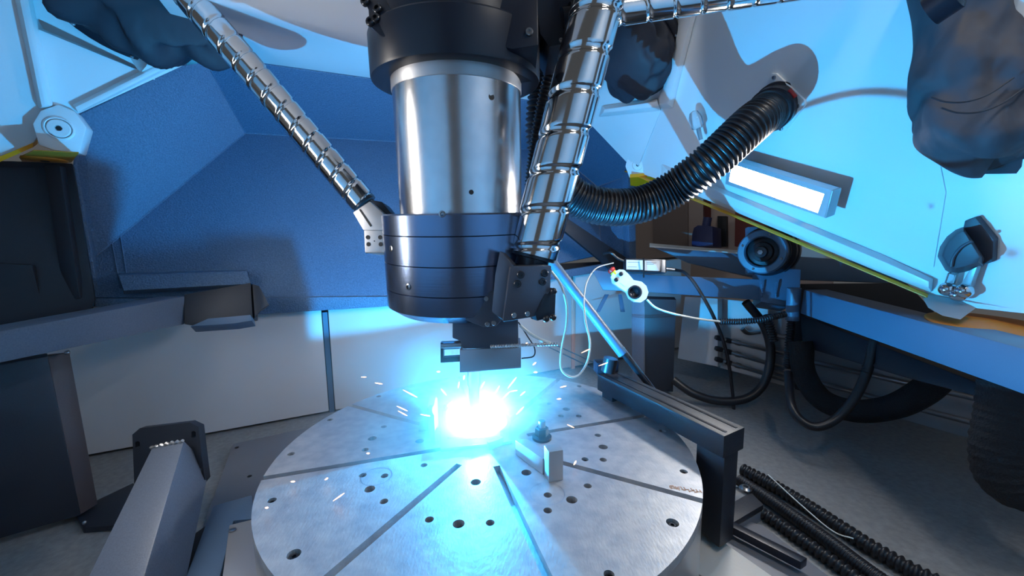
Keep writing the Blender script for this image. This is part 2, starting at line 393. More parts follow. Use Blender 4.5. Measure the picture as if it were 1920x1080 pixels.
# far right node with bolt
FN = Plane(P(1196, 310, 2.50), None, n=(CAM - P(1196, 310, 2.5)) + V((-.5, 0, -.3)))
MB().prism(FN.to([(1172, 312), (1178, 290), (1196, 282), (1214, 290), (1223, 310), (1222, 331), (1180, 334)]), FN.n * -.12).build('node_block', WHITE, rc, bevel=.008)
c = FN.at(1196, 309)
b2 = MB().lathe(c, FN.n, [(.042, -.01), (.042, .005), (.034, .006), (.033, .001), (.030, .006), (.01, .008)], 28).build('node_bolt', WHITE, rc)
MB().lathe(c + FN.n * .006, FN.n, [(.010, 0), (.010, .004)], 6).build('bolt_socket', HOLE, b2)
MB().prism([P(x, y, d) for x, y, d in ((1181, 333, 2.50), (1222, 330, 2.50), (1236, 338, 2.58), (1208, 351, 2.62), (1182, 348, 2.6))], V((0, 0, .02))).build('node_underside', YEL, rc, label='yellow underside of the far node')
# near right node
MB().prism([P(x, y, d) for x, y, d in ((1744, 556, 1.24), (1832, 577, 1.13), (1802, 600, 1.10), (1766, 592, 1.14))], V((.02, .06, .012))).build('node_gusset', mat('shaded_node_paint', (.36, .37, .38), .5), rc, bevel=.003)  # grey instead of white: the gusset's shade is put into its colour
cn = P(1915, 622, 1.10)
cone = MB().lathe(cn, V((.06, -.12, 1)), [(.19, -.02), (.19, -.004), (.17, .004), (.075, .018), (.05, .02)], 40).build('node_underside', YEL_SHADED, rc, label='yellow cone of the near node, its shade put into the colour')

# front corners of the same frame, beside the opening the photographer leans through; mirrored in the column
for lab, q in (('white front frame casting left of the opening, mirrored in the column', ((-1.75, -.75, .45), (-.42, -2.0, .45), (-.36, -1.8, 2.1), (-1.45, -.65, 2.1))),
               ('white front frame casting right of the opening, mirrored in the column', ((1.75, -.75, .45), (.30, -2.0, .45), (.26, -1.8, 2.1), (1.45, -.65, 2.1)))):
    fq = [V(p) for p in q]; n = (fq[1] - fq[0]).cross(fq[2] - fq[0]).normalized()
    if n.dot(V((0, 0, .8)) - fq[0]) > 0: n = -n
    tag(MB().prism(fq, n * .06).build('front_frame_casting', WHITE, bevel=.01), lab, 'casting')
# ================================================================== LED BAR LAMPS
def bar_lamp(pl, quad, inner, label, gl=None, wall=None):
    o = thing('led_bar_lamp', label, 'lamp', pl.at(*quad[3]) if not isinstance(quad[0], V) else quad[3], 'led bar lamps on the castings')
    q = quad if isinstance(quad[0], V) else pl.to(quad); i_ = inner if isinstance(inner[0], V) else pl.to(inner)
    n = pl.n
    MB().sheet(pl, q, .035, [i_]).build('housing', mat('lamp_alu', (.55, .57, .6), .35, metal=.6), o, bevel=0)
    MB().prism([p - n * .008 for p in i_], n * -.012).build('diffuser', gl or GLOW, o)
    MB().prism([p - n * .034 for p in q], n * -.004).build('back_cover', BLACK, o)
    e0, e1 = q[1], q[2]; dirx = (q[1] - q[0]).normalized()
    MB().prism([e0 + n * .002, e1 + n * .002, e1 - n * .038, e0 - n * .038], dirx * .006).build('end_cap', BLOCKM, o, bevel=.002)
    cmid = (q[0] + q[3]) / 2
    MB().tube([cmid - n * .015, cmid - n * .015 - dirx * .05, cmid - n * .06 - dirx * .07], .008, 10).build('cable_gland', RUB, o)
    for f in (.2, .8):
        p = q[0].lerp(q[1], f) * .5 + q[3].lerp(q[2], f) * .5
        MB().cyl(p - n * .036, p - n * .095, .012, n=12).build('mounting_foot', BLOCKM, o)
    if wall:                                            # arm back to the casting it hangs on
        m_ = (q[0] + q[1] + q[2] + q[3]) / 4 - n * .09
        MB().tube(spline([m_ + n * .05, m_, m_.lerp(wall, .5) - n * .03, wall]), .016, 12).build('bracket_arm', BLACK, o)
    return o
RL = RC.off(.085)
bar_lamp(RL, [(1366, 297), (1559, 357), (1546, 408), (1360, 345)], [(1373, 308), (1545, 364), (1533, 399), (1367, 340)], 'white glowing LED bar lamp fixed to the right casting above the drive unit')
# its twin on the left casting, just outside the frame: the strip mirrored in the column and drum
lpos = V((-1.10, -.30, 1.08)); ln = (V((0, .0, .85)) - lpos).normalized()
lu = V((0, 0, 1)); lu = (lu - ln * lu.dot(ln)).normalized(); lv = ln.cross(lu)
L2 = Plane(lpos, None, n=ln); L2.n = ln
def lq(a, b): return lpos + lu * a + lv * b
bar_lamp(L2, [lq(-.38, .055), lq(.38, .055), lq(.38, -.055), lq(-.38, -.055)], [lq(-.36, .04), lq(.36, .04), lq(.36, -.04), lq(-.36, -.04)], 'LED bar lamp fixed to the left casting, its glow mirrored in the steel column', GLOW2, LC.at(-250, 60))

tpos = V((.95, -.75, 2.15)); tn = (V((.35, -.1, .3)) - tpos).normalized()
tu = V((.5, .86, 0)); tu = (tu - tn * tu.dot(tn)).normalized(); tv = tn.cross(tu)
L3 = Plane(tpos, None, n=tn); L3.n = tn
def tq(a, b): return tpos + tu * a + tv * b
bar_lamp(L3, [tq(-.25, .055), tq(.25, .055), tq(.25, -.055), tq(-.25, -.055)], [tq(-.23, .04), tq(.23, .04), tq(.23, -.04), tq(-.23, -.04)], 'LED bar lamp high on the right casting, above the picture', GLOW3, tpos - RC.n * (tpos - RC.o).dot(RC.n))
# ================================================================== FABRIC BELLOWS
def bellows(o_, ax, R, L, mat_, label, seed, folds=7, amp=.08, sag=(0, 0, -.02), tip=.35, ringlab=None, rimw=.05):
    rnd = random.Random(seed); t = thing('fabric_bellows', label, 'bellows', o_, 'fabric bellows over the strut joints')
    ax = V(ax).normalized()
    MB().lathe(o_, ax, [(R * 1.0, -.02), (R * (1 + rimw), -.012), (R * (1 + rimw), .008), (R * .97, .014)], 56).build('clamp_ring', BLACK, t, label=ringlab)
    ph = [rnd.uniform(0, 2 * PI) for _ in range(8)]
    prof = []; m = 34
    for j in range(m + 1):
        u = j / m; prof.append((R * ((1 - u) * .97 + u * tip) + R * .20 * math.sin(PI * u), L * u))
    def fn(r, h, a, u):
        k = math.sin(PI * min(1, u * 1.05)) ** .7
        rr = r * (1 + amp * k * (math.sin(folds * a + ph[0] + 5 * u) * .6 + math.sin((folds - 3) * a + ph[1] - 9 * u) * .5 + .35 * math.sin((folds + 6) * a + ph[2] + 14 * u) + .5 * math.sin(15 * u + 2 * math.sin(a + ph[3]))))
        return rr, h + L * .06 * k * math.sin(3 * a + ph[4])
    mb = MB().lathe(o_, ax, prof, 96, fn=fn)
    for v in mb.v:
        u = max(0, min(1, (v - V(o_)).dot(ax) / L)); v += V(sag) * (math.sin(PI * u) + u * .4)
    mb.build('fabric_cover', mat_, t, smooth=70)
    for i in range(12):
        a = circle(V(o_) + ax * .008, ax, R * (1 + rimw * .5), 12)[i]
        MB().ball(a, .007, 8, 5).build('rivet', BOLT, t)
    return t
S0a, S0b = P(350, -12, 1.30), P(672, 366, 1.42)            # left screw
bellows(LC.off(.03).at(262, -62), LC.n + V((.1, .0, -.1)), .285, .13, FAB, 'black fabric bellows at upper left where the far thin screw enters', 3, amp=.15, sag=(.05, 0, -.02), tip=.42)
bellows(RB.off(.03).at(1190, 92), RB.n, .215, .12, FAB, 'black fabric bellows in its ring behind the near thick screw', 11, folds=6, amp=.12, tip=.45, rimw=.12)
bd = thing('fabric_bellows', 'loose dark blue fabric bellows hanging at the upper right corner', 'bellows', P(1860, 150, .95), 'fabric bellows over the strut joints')
# big hanging sack, modelled ring by ring
rows = [(1842, -40, 112), (1838, 20, 96), (1838, 70, 98), (1832, 120, 102), (1838, 160, 104), (1846, 190, 100), (1846, 225, 106), (1852, 262, 106), (1872, 290, 88), (1886, 303, 66), (1890, 311, 40)]
path = spline([V(r) for r in rows], 6)
dS = 1.0; mb = MB(); n = 88; vs = []; fs = []
for j, (x, y, r) in enumerate(path):
    u = j / (len(path) - 1)
    for i in range(n):
        a = 2 * PI * i / n
        k = 1 + .06 * math.sin(5 * a + 6 * u) + .05 * math.sin(8 * a - 11 * u + 1) + .035 * math.sin(13 * a + 17 * u) + .06 * math.sin(19 * u + 1.6 * math.sin(2 * a + 1))
        k = 1 + (k - 1) * (.35 + .65 * max(0, -math.sin(a)) + .2)
        rr = r / FPX * dS
        vs.append(P(x, y, dS) + _R * (math.cos(a) * rr * (1 + (k - 1) * .5)) + _F * (math.sin(a) * rr * .8 * k) - _U * (.02 * math.sin(2 * a + 9 * u) + .012 * math.sin(5 * a - 7 * u)))
for j in range(len(path) - 1):
    for i in range(n):
        k = (i + 1) % n; fs.append((j * n + i, j * n + k, (j + 1) * n + k, (j + 1) * n + i))
fs.append(tuple(range((len(path) - 1) * n, len(path) * n)))
mb.add(vs, fs).build('fabric_cover', DENIM, bd, smooth=70)
for y0, dx in ((186, 0), (206, 20)):
    MB().tube(spline([P(x, y, .895) for x, y in ((1745 + dx, y0 - 4), (1775 + dx, y0 + 5), (1815 + dx, y0 + 4), (1855 + dx, y0 - 10), (1900 + dx, y0 - 40))]), .0022, 6).build('hem_seam', FAB, bd)
MB().lathe(P(1775, 0, .90), V((.3, -.6, .3)), [(.035, -.03), (.035, .015), (.028, .02), (.012, .02)], 20).build('strap_buckle', BLACK, bd)

# ================================================================== ROTARY TABLE
R = .60
tb = thing('rotary_table', 'round milled metal rotary table with radial slots and bolt holes', 'rotary table', (0, 0, 0))
TP = H(ZT)
phi0 = .290
def arcp(r, a, z=ZT): return V((r * math.cos(a), r * math.sin(a), z))
slots = []
for k in range(8):
    a = phi0 + k * PI / 4; d = V((math.cos(a), math.sin(a), 0)); s = V((-d.y, d.x, 0)) * .0095
    slots.append((d, s))
outer = []; rin = .135
for k in range(8):                       # outline with the slots opening at the rim
    d, s = slots[k]; a = phi0 + k * PI / 4; da = math.asin(.0095 / R)
    outer.append(arcp(R, a - da)); outer.append(d * rin - s + V((0, 0, ZT))); outer.append(d * rin + s + V((0, 0, ZT))); outer.append(arcp(R, a + da))
    for j in range(1, 16): outer.append(arcp(R, a + da + (PI / 4 - 2 * da) * j / 16))
big = [(693, 917), (860, 982), (1072, 937), (1261, 980), (1131, 838), (892, 904), (987, 886), (698, 822), (787, 827), (551, 1039), (1062, 767)]
small = [(546, 851), (619, 787), (710, 743), (720, 800), (685, 843), (680, 891), (721, 892), (720, 940), (510, 938), (805, 974), (919, 980), (1027, 928), (1027, 957), (1102, 911), (1142, 1077), (1131, 862), (1121, 816), (1242, 808), (1282, 884), (1052, 780), (1085, 780), (1030, 757), (1172, 757), (1086, 724), (795, 872), (1097, 861), (640, 1150), (900, 1150), (1230, 1150)]
holes = []
for q in big: holes.append((Z(*q, ZT), .0135))
for q in small: holes.append((Z(*q, ZT), .0100))
hl = [circle(c, (0, 0, 1), r, 16) for c, r in holes]
MB().sheet(TP, outer, .022, hl).build('table_plate', ALU, tb, smooth=20)
MB().lathe((0, 0, 0), (0, 0, 1), [(R - .004, .10), (R, .106), (R, ZT - .0223)], 128).build('table_body', ALUS, tb)
MB().lathe((0, 0, ZT - .0222), (0, 0, 1), [(R - .001, -.004), (R - .001, .0004)], 96).build('slot_floor', ALU, tb)
hm = MB()
for (c, r) in holes: hm.lathe(c - V((0, 0, .0215)), (0, 0, 1), [(r, 0), (r, .004)], 12)
ho = hm.build('hole_bottom', HOLE, tb); ho['kind'] = 'stuff'
MB().lathe((0, 0, 0), (0, 0, 1), [(.50, .02), (.50, .10)], 64).build('table_pedestal', DARKP, tb)
for q in ((510, 938), (551, 1039), (1282, 884), (1261, 980), (1142, 1077), (1097, 861)):
    c = Z(*q, ZT) - V((0, 0, .012))
    MB().lathe(c, (0, 0, 1), [(.0085, 0), (.0085, .005), (.007, .007), (.0042, .007), (.0042, .003)], 14).build('cap_screw', BBOLT, tb)
for q, r in (((1026, 925), .043), ((1230, 785), .04), ((706, 893), .04)):
    c = Z(*q, ZT + .0002); mb = MB(); n = 40
    a_ = circle(c, (0, 0, 1), r, n); b_ = circle(c, (0, 0, 1), r * .965, n)
    mb.add(a_ + b_, [(i, (i + 1) % n, (i + 1) % n + n, i + n) for i in range(n)]).build('etched_ring', mat('etched_metal', (.38, .42, .48), .3, metal=.9), tb)
mk = MB(); rm = random.Random(5)
for k in range(11):
    x = 1256 + k * 5.6; y = 912 + k * .9
    for j in range(rm.choice((2, 3))):
        p = Z(x + rm.uniform(-1, 2), y + rm.uniform(-1.5, 3), ZT + .0003); h = .0028 if j else .006
        mk.box(p, V((.0012 if j == 0 else .003, 0, 0)), V((0, h if j == 0 else .0012, 0)), V((0, 0, .0002)))
mk.build('etched_marking', RUST, tb, label='rust brown etched marking by the slot')

# ================================================================== WORKPIECE, CLAMPS, ARC
ARC = Z(893, 798, ZT + .028)
wp = thing('workpiece', 'white hot metal workpiece under the torch at the table centre', 'workpiece', Z(880, 830, ZT))
c0 = V((ARC.x, ARC.y, ZT))
MB().box(c0 + V((-.005, .0, .005)), V((.105, .02, 0)), V((-.014, .085, 0)), V((0, 0, .005))).build('base_plate', BLOCKM, wp, bevel=.003)
MB().prism([c0 + V(q) for q in ((-.085, -.05, .010), (.07, -.055, .010), (.062, .05, .010), (-.075, .06, .010))], V((0, 0, .007))).build('raised_pad', BLOCKM, wp, bevel=.003)
def wall_piece(px, r, name, par, th=.012, z0=0.0):
    # upright plate around the arc, shaped to cast shade; its top edge is the straight line from the arc to the shadow edge measured on the back plane
    top = []
    for x, y in px:
        q = W.at(x, y) - ARC; k = r / math.hypot(q.x, q.y); top.append(ARC + q * k)
    out = [p + V(((p - ARC).x, (p - ARC).y, 0)).normalized() * th for p in top]
    mb = MB(); n = len(top)
    for i in range(n - 1):
        a, b, c, d = top[i], top[i + 1], out[i + 1], out[i]
        lo = [V((p.x, p.y, ZT + z0)) for p in (a, b, c, d)]
        mb.loft(lo, [a, b, c, d])
    return mb.build(name, BLOCKM, par)
wall_piece([(576, 640), (700, 622), (830, 600), (960, 590), (1040, 590)], .098, 'back_shade_wall', wp)
wall_piece([(242, 486), (330, 484), (420, 478)], .104, 'side_shade_wall', wp)
wall_piece([(418, 468), (500, 467), (575, 468)], .112, 'side_shade_wall', wp)
def curved_shade_wall(angs, r, dz, name, par):  # low curved walls added round the arc to keep its light off the surroundings
    tp = []
    for a in angs:
        d = V((math.cos(math.radians(a)), math.sin(math.radians(a)), 0)); tp.append((ARC + d * r + V((0, 0, dz)), ARC + d * (r + .012) + V((0, 0, dz))))
    mb = MB()
    for (a, d), (b, c) in zip(tp, tp[1:]): mb.loft([V((p.x, p.y, ZT)) for p in (a, b, c, d)], [a, b, c, d])
    mb.build(name, BLOCKM, par)
curved_shade_wall((56, 45, 34), .098, .003, 'side_shade_wall', wp)
curved_shade_wall((34, 22, 10, -2, -14, -26, -38), .098, .0115, 'side_shade_wall', wp)
curved_shade_wall((-38, -48, -58, -66), .098, -.004, 'side_shade_wall', wp)
arc = MB().ball(ARC, .003, 10, 6).build('welding_arc', ARCM)
tag(arc, 'blinding blue white welding arc on the workpiece below the torch', 'welding arc')
mp = MB().lathe(ARC - V((0, 0, .0115)), (0, 0, 1), [(.045, 0), (.043, .003), (.03, .0055), (.002, .007)], 28, fn=lambda r, h, a, u: (r * (1 + .12 * math.sin(3 * a) + .07 * math.sin(7 * a)), h)).build('melt_pool', MOLT, wp, label='glowing melt pool')
# white hot end stop left of the arc, its body stretched to shade the left frame
es = thing('end_stop_block', 'small upright block glowing white left of the arc', 'block', Z(812, 792, ZT))
wall_piece([(-420, 252), (-60, 236), (30, 230), (135, 232), (158, 292), (238, 322)], .135, 'block_body', es, .02)
curved_shade_wall((176, 184, 192, 200, 208), .135, .066, 'block_shade_wing', es)  # wing added to shade the left beam from the arc
q = Z(806, 800, ZT)
MB().box(q + V((-.012, 0, .004)), V((.022, .004, 0)), V((-.005, .032, 0)), V((0, 0, .004))).build('block_foot', BLOCKM, es, bevel=.002)
# clamp right of the arc
cl = thing('clamp_block', 'upright blue grey clamp plate standing right of the workpiece', 'clamp', Z(1043, 903, ZT))
ca = [Z(1029, 905, ZT), Z(1056, 900, ZT)]
cv = (ca[1] - ca[0]).normalized(); cp = V((-cv.y, cv.x, 0))
MB().prism([ca[0], ca[1], ca[1] + cp * .035, ca[0] + cp * .035], V((0, 0, .082))).build('clamp_plate', BLOCKM, cl, bevel=.002)
MB().prism([ca[0] + cp * .036 - cv * .004, ca[0] + cp * .036 + cv * .03, ca[0] + cp * .15 - cv * .012, ca[0] + cp * .15 - cv * .046], V((0, 0, .045))).build('clamp_arm', BLOCKM, cl, bevel=.003)
cb = thing('clamp_bolt', 'hex bolt with washer standing beside the clamp plate', 'bolt', Z(1016, 824, ZT))
q = Z(1016, 822, ZT)
MB().lathe(q, (0, 0, 1), [(.030, 0), (.030, .008), (.022, .012)], 24).build('washer', BBOLT, cb)
MB().lathe(q, (0, 0, 1), [(.021, .012), (.021, .034), (.018, .037)], 6).build('hex_nut', BBOLT, cb)
MB().lathe(q, (0, 0, 1), [(.0115, .03), (.0115, .055), (.010, .058)], 16).build('threaded_stud', BOLT, cb)

# ================================================================== SPINDLE HEAD
AX0 = V((ARC.x - .022, ARC.y + .005, .40)); AXD = V((0.0, -math.sin(math.radians(3.5)), math.cos(math.radians(3.5))))
def ax(z): return AX0 + AXD * ((z - .40) / AXD.z)
sh = thing('spindle_head', 'suspended machining head: black drum on a bright steel column', 'spindle head', ax(.70))
def ring(name, prof, m_, n=96, **k):
    return MB().lathe(ax(0), AXD, [(r, h / AXD.z) for r, h in prof], n).build(name, m_, sh, **k)
ring('column', [(.172, .97), (.172, 1.55)], STEEL)
RD = .222
ring('drum_ring', [(RD - .004, .9362), (RD, .9372), (RD, .986), (RD - .004, .990), (.16, .990)], DRUMM)
ring('drum_ring', [(RD - .006, .8622), (RD, .8632), (RD, .9345), (RD - .002, .936), (RD - .006, .9365)], DRUMM)
ring('drum_ring', [(RD - .006, .7882), (RD, .7892), (RD, .8605), (RD - .002, .862), (RD - .006, .8625)], DRUMM)
ring('drum_ring', [(.10, .708), (.165, .710), (RD - .03, .716), (RD, .738), (RD, .7865), (RD - .002, .788), (RD - .006, .7885)], DRUMM)
ring('upper_collar', [(.178, 1.335), (.212, 1.330), (.222, 1.332), (.224, 1.338), (.224, 1.43), (.218, 1.436), (.15, 1.44)], BLACK)
ring('column_sleeve', [(.1735, 1.305), (.1745, 1.307), (.1745, 1.42)], BLOCKM)
ring('motor_housing', [(.205, 1.436), (.205, 1.47), (.150, 1.475), (.150, 1.75), (.14, 1.76)], BLACK, n=64)
# facing block on the right of the upper housing
def px_box(pts, d, th, name, m_, par, bev=.004, tilt=(0, 0, 0)):
    o_ = P(*pts[0], d); nn = (CAM - o_).normalized(); pl = Plane(o_, None, n=(-_F + V(tilt)))
    q = pl.to(pts); return MB().prism(q, pl.n * -th).build(name, m_, par, bevel=bev), pl
fb, flp = px_box([(868, -40), (1008, -40), (1010, 84), (960, 92), (876, 66), (868, 40)], .90, .16, 'flat_housing', BLACK, sh)
for q in ((993, 60), (700, 16), (762, 8)):
    pass
def screws(pl, pts, r, par, m_=BBOLT):
    for q in pts:
        c = pl.at(*q)
        MB().lathe(c - pl.n * .002, pl.n, [(r, 0), (r, r * .7), (r * .85, r * .9), (r * .5, r * .9), (r * .5, r * .4)], 16).build('cap_screw', m_, par)
screws(flp, [(992, 61)], .009, sh, BOLT)
jb, jl = px_box([(668, -30), (790, -40), (806, 40), (772, 60), (730, 72), (712, 66), (692, 48), (690, 18)], .93, .12, 'joint_block', BLACK, sh, tilt=(-.25, 0, .1))
screws(jl, [(686, 4), (709, 18), (764, 8), (696, 42), (706, 36)], .011, sh, BBOLT)
screws(jl, [(770, 57), (796, 54)], .008, sh, BOLT)
bb, bl_ = px_box([(1000, -40), (1090, -40), (1075, 78), (1030, 88), (1012, 62)], 1.02, .14, 'joint_block', BLACK, sh)
screws(bl_, [(1066, 20), (1052, 76), (996, 30)], .006, sh, BOLT)
screws(Plane(ax(.80) + V((-.16, -.155, 0)), None, n=(-.7, -.7, 0)), [], .01, sh)
for a_, z_ in ((-138, .895), (-122, .800), (-95, .975)):
    d = V((math.cos(math.radians(a_)), math.sin(math.radians(a_)), 0)); c = ax(z_) + d * (RD - .003)
    MB().lathe(c, d, [(.008, 0), (.008, .005), (.0045, .006), (.004, .002)], 16).build('cap_screw', BOLT, sh)
kl = ax(.99)
MB().lathe(ax(1.03) + V((.045, -.1665, 0)), (0.26, -1, 0), [(.006, -.01), (.006, .0008)], 14).build('index_hole', HOLE, sh)
MB().lathe(ax(1.255) + V((.098, -.1405, 0)), (.69, -1, 0), [(.008, -.01), (.008, .001)], 14).build('index_hole', HOLE, sh)
# left joint: fork arm and bolted block
jf, fp = px_box([(661, 398), (693, 377), (733, 414), (733, 432), (681, 432)], 1.20, .10, 'joint_fork', BLOCKM, sh, tilt=(-.15, 0, .1))
MB().prism([fp.off(.0015).at(*q) for q in ((673, 393), (676, 392), (697, 423), (694, 425))], fp.n * -.002).build('split_line', HOLE, jf)
px_box([(693, 374), (716, 378), (734, 400), (734, 418), (728, 412)], 1.23, .08, 'joint_bracket', BLACK, sh)
jb2, jp = px_box([(682, 431), (733, 431), (733, 474), (684, 474)], 1.19, .09, 'joint_block', BLOCKM, sh, tilt=(-.1, 0, 0))
for q in ((690, 445), (713, 445), (691, 458), (714, 458)):
    MB().lathe(jp.at(*q) - jp.n * .004, jp.n, [(.0065, 0), (.0065, .005)], 14).build('bolt_hole', HOLE, jb2)
MB().lathe(jp.at(702, 452) - jp.n * .003, jp.n, [(.002, 0), (.002, .004)], 8).build('centre_mark', HOLE, jb2)
for y in (434, 469):
    MB().cyl(jp.at(684, y) - jp.n * .03, jp.at(678, y) - jp.n * .03, .007, n=12).build('cap_screw', BBOLT, sh)
# front right joint
BLU = mat('dark_machined_block', (.10, .11, .14), .35, metal=.55)
jr, rp_ = px_box([(957, 500), (1034, 498), (1032, 545), (1004, 594), (943, 604), (950, 550)], .90, .09, 'joint_block', BLU, sh, bev=.003, tilt=(.1, 0, -.1))
px_box([(937, 470), (962, 497), (956, 540), (942, 600), (922, 585), (928, 515)], .93, .07, 'joint_fork', BLU, sh, bev=.003, tilt=(-.2, 0, 0))
px_box([(1026, 538), (1043, 541), (1041, 594), (1007, 602), (1004, 590)], .915, .06, 'joint_bracket', BLACK, sh, bev=.003, tilt=(.2, 0, 0))
screws(rp_, [(976, 515), (1021, 512), (970, 532), (1017, 528)], .0085, sh)
screws(rp_, [(964, 591), (989, 588)], .006, sh, BOLT)
for q in ((1038, 546), (1037, 595), (1024, 598)):
    MB().ball(P(*q, .90), .008, 10, 6).build('cap_screw', BBOLT, sh)
# tool carrier and torch
ck, cpn = px_box([(871, 546), (943, 546), (941, 600), (930, 612), (905, 613), (872, 600)], .98, .10, 'tool_carriage', BLU, sh, bev=.004)
screws(cpn, [(912, 560), (930, 557), (914, 608), (926, 606)], .006, sh, BOLT)
px_box([(848, 602), (870, 596), (972, 600), (972, 654), (868, 654), (864, 640), (848, 634)], 1.10, .10, 'torch_holder', BLU, sh, bev=.004)
tpB, tpP = px_box([(862, 656), (977, 652), (977, 690), (862, 699)], 1.07, .012, 'shield_box', mat('shield_metal', (.32, .34, .38), .35, metal=.8), sh, bev=.002)
q = [tpP.at(*x) for x in ((862, 699), (977, 690))]
MB().prism([q[0], q[1], q[1] + V((0, .12, 0)), q[0] + V((0, .12, 0))], V((0, 0, .006))).build('shield_floor', bpy.data.materials['shield_metal'], sh, bevel=.001)
MB().prism([P(862, 657, 1.08), P(862, 698, 1.08), P(862, 698, 1.08) + V((0, .11, 0)), P(862, 657, 1.08) + V((0, .11, 0))], V((.006, 0, 0))).build('shield_side', bpy.data.materials['shield_metal'], sh)
MB().prism([P(977, 653, 1.08), P(977, 689, 1.08), P(977, 689, 1.08) + V((0, .11, 0)), P(977, 653, 1.08) + V((0, .11, 0))], V((-.006, 0, 0))).build('shield_side', bpy.data.materials['shield_metal'], sh)
tz = V((ARC.x - .004, ARC.y, 0))
MB().lathe(tz, (0, 0, 1), [(.010, ARC.z + .045), (.0155, ARC.z + .06), (.0165, ARC.z + .13), (.02, ARC.z + .135), (.02, ARC.z + .21)], 24).build('torch_nozzle', COPPER, sh)
MB().lathe(tz, (0, 0, 1), [(.0035, ARC.z + .012), (.0035, ARC.z + .05)], 10).build('wire_tip', COPPER, sh)
MB().cyl(P(828, 648, 1.12), P(866, 646, 1.12), .012).build('gas_fitting', BOLT, sh)
bm_ = MB()
for q in ([(826, 643), (831, 643), (831, 680), (826, 680)], [(831, 671), (862, 669), (862, 678), (831, 680)]): bm_.prism([P(*x, 1.11) for x in q], V((0, .02, 0)))
bm_.build('sensor_bracket', BLACK, sh)
MB().tube(spline([P(920, 650, 1.05), P(960, 648, 1.04), P(1045, 645, 1.03)]), lambda L, j: .0042 + .0008 * math.sin(L * 900), 10, step=.0018).build('wire_conduit', BLOCKM, sh)
MB().tube(spline([P(975, 610, 1.05), P(992, 624, 1.05), P(1012, 636, 1.04), P(1032, 644, 1.03)]), .0045, 8).build('gas_hose', WIRE, sh)
MB().tube(spline([P(972, 604, 1.06), P(990, 632, 1.06), P(1002, 652, 1.06), P(1000, 668, 1.06), P(978, 672, 1.07)]), .0018, 6).build('sensor_lead', BBOLT, sh)
tab = [(795, 592), (812, 597), (808, 603), (794, 601)]
MB().prism([P(*x, 1.02) for x in tab], V((0, .04, 0))).build('lock_tab', BLACK, sh)

# ================================================================== BALL SCREW STRUTS
def screw(a, b, r, pitch, label, seg_end=True):
    a, b = V(a), V(b); t = thing('ball_screw_strut', label, 'ball screw', b, 'ball screw struts carrying the head')
    L = (b - a).length; axd = (b - a).normalized(); n = 40; st = pitch / 26
    m = int(L / st); u = axd.orthogonal().normalized(); w_ = axd.cross(u); vs = []; fs = []
    for j in range(m + 1):
        h = L * j / m
        for i in range(n):
            th = 2 * PI * i / n
            ph = ((h / pitch - i / n) % 1.0)
            g = min(ph, 1 - ph) * pitch            # distance from the groove centre
            wg = r * .16
            dr = 0 if g > wg else -r * .085 * math.sqrt(max(0, 1 - (g / wg) ** 2)) if g < wg * .99 else 0
            rr = r + dr
            vs.append(a + axd * h + (u * math.cos(th) + w_ * math.sin(th)) * rr)
    for j in range(m):
        for i in range(n):
            k = (i + 1) % n; fs.append((j * n + i, j * n + k, (j + 1) * n + k, (j + 1) * n + i))
    fs += [tuple(range(n - 1, -1, -1)), tuple(range(m * n, (m + 1) * n))]
    MB().add(vs, fs).build('threaded_shaft', CHROME, t, smooth=50, weld=False)
    MB().lathe(b - axd * .004, axd, [(r * .93, 0), (r * .93, .012), (r * .7, .014), (r * .7, .035)], 32).build('end_journal', BBOLT, t)
    return t
screw(S0a + (S0a - S0b) * .3, P(682, 380, 1.42), .0475, .066, 'slim far screw shaft running from upper left down to the left fork')
screw(P(1150, -110, .95), P(1000, 478, 1.02), .0625, .095, 'thick near screw shaft leaning in front of the collar to the right joint')
screw(P(1640, -48, 1.10), P(1075, 32, 1.02), .036, .075, 'horizontal screw shaft crossing the top edge right of the head')

# ================================================================== BLACK CORRUGATED HOSE
def corr(path, r, pitch, amp, name, m_, par=None, n=20):
    return MB().tube(path, lambda L, j: r + amp * math.sin(2 * PI * L / pitch), n, step=pitch / 6).build(name, m_, par, smooth=60)
fp0 = RC.at(1458, 196)
hz = thing('extraction_hose', 'thick black corrugated extraction hose curving from the right casting behind the head', 'hose', P(1140, 400, 1.75))
dH = (fp0 - CAM).dot(_F)
hp1 = P(1418, 226, dH - .10)
hdir = (hp1 - fp0).normalized()
hpth = spline([fp0 + hdir * .10, hp1 + (hp1 - fp0) * .25, P(1330, 305, dH - .10), P(1262, 355, dH - .02), P(1200, 384, dH), P(1135, 388, dH - .02), P(1080, 372, dH - .04), P(1040, 330, dH - .06), P(1022, 250, dH - .10), P(1030, 160, dH - .14), P(1045, 60, dH - .18), P(1060, -60, dH - .22)])
corr(hpth, .066, .0165, .0052, 'hose_body', RUB, hz, 32)
MB().lathe(fp0 - hdir * .01, hdir, [(.082, -.01), (.084, .0), (.084, .025), (.076, .03), (.076, .045), (.079, .05), (.079, .09), (.073, .095), (.073, .115), (.070, .12)], 40).build('coupling', BLACK, hz)
MB().prism(RC.off(.008).to([(1446, 138), (1455, 138), (1508, 188), (1509, 197), (1474, 244), (1464, 250), (1425, 215)]), RC.n * -.008).build('flange_plate', WHITE, hz, bevel=.001)
for q in ((1496, 199), (1465, 241), (1452, 145)):
    MB().lathe(RC.off(.008).at(*q), RC.n, [(.0075, 0), (.0075, .005), (.005, .006), (.004, .003)], 14).build('cap_screw', BOLT, hz)
lc_ = fp0 + hdir * .06; lo_ = (CAM - lc_); lo_ = (lo_ - hdir * lo_.dot(hdir)).normalized()
MB().box(lc_ + lo_ * .079, hdir * .012, hdir.cross(lo_) * .018, lo_ * .003).build('red_label', RED, hz, bevel=.001)
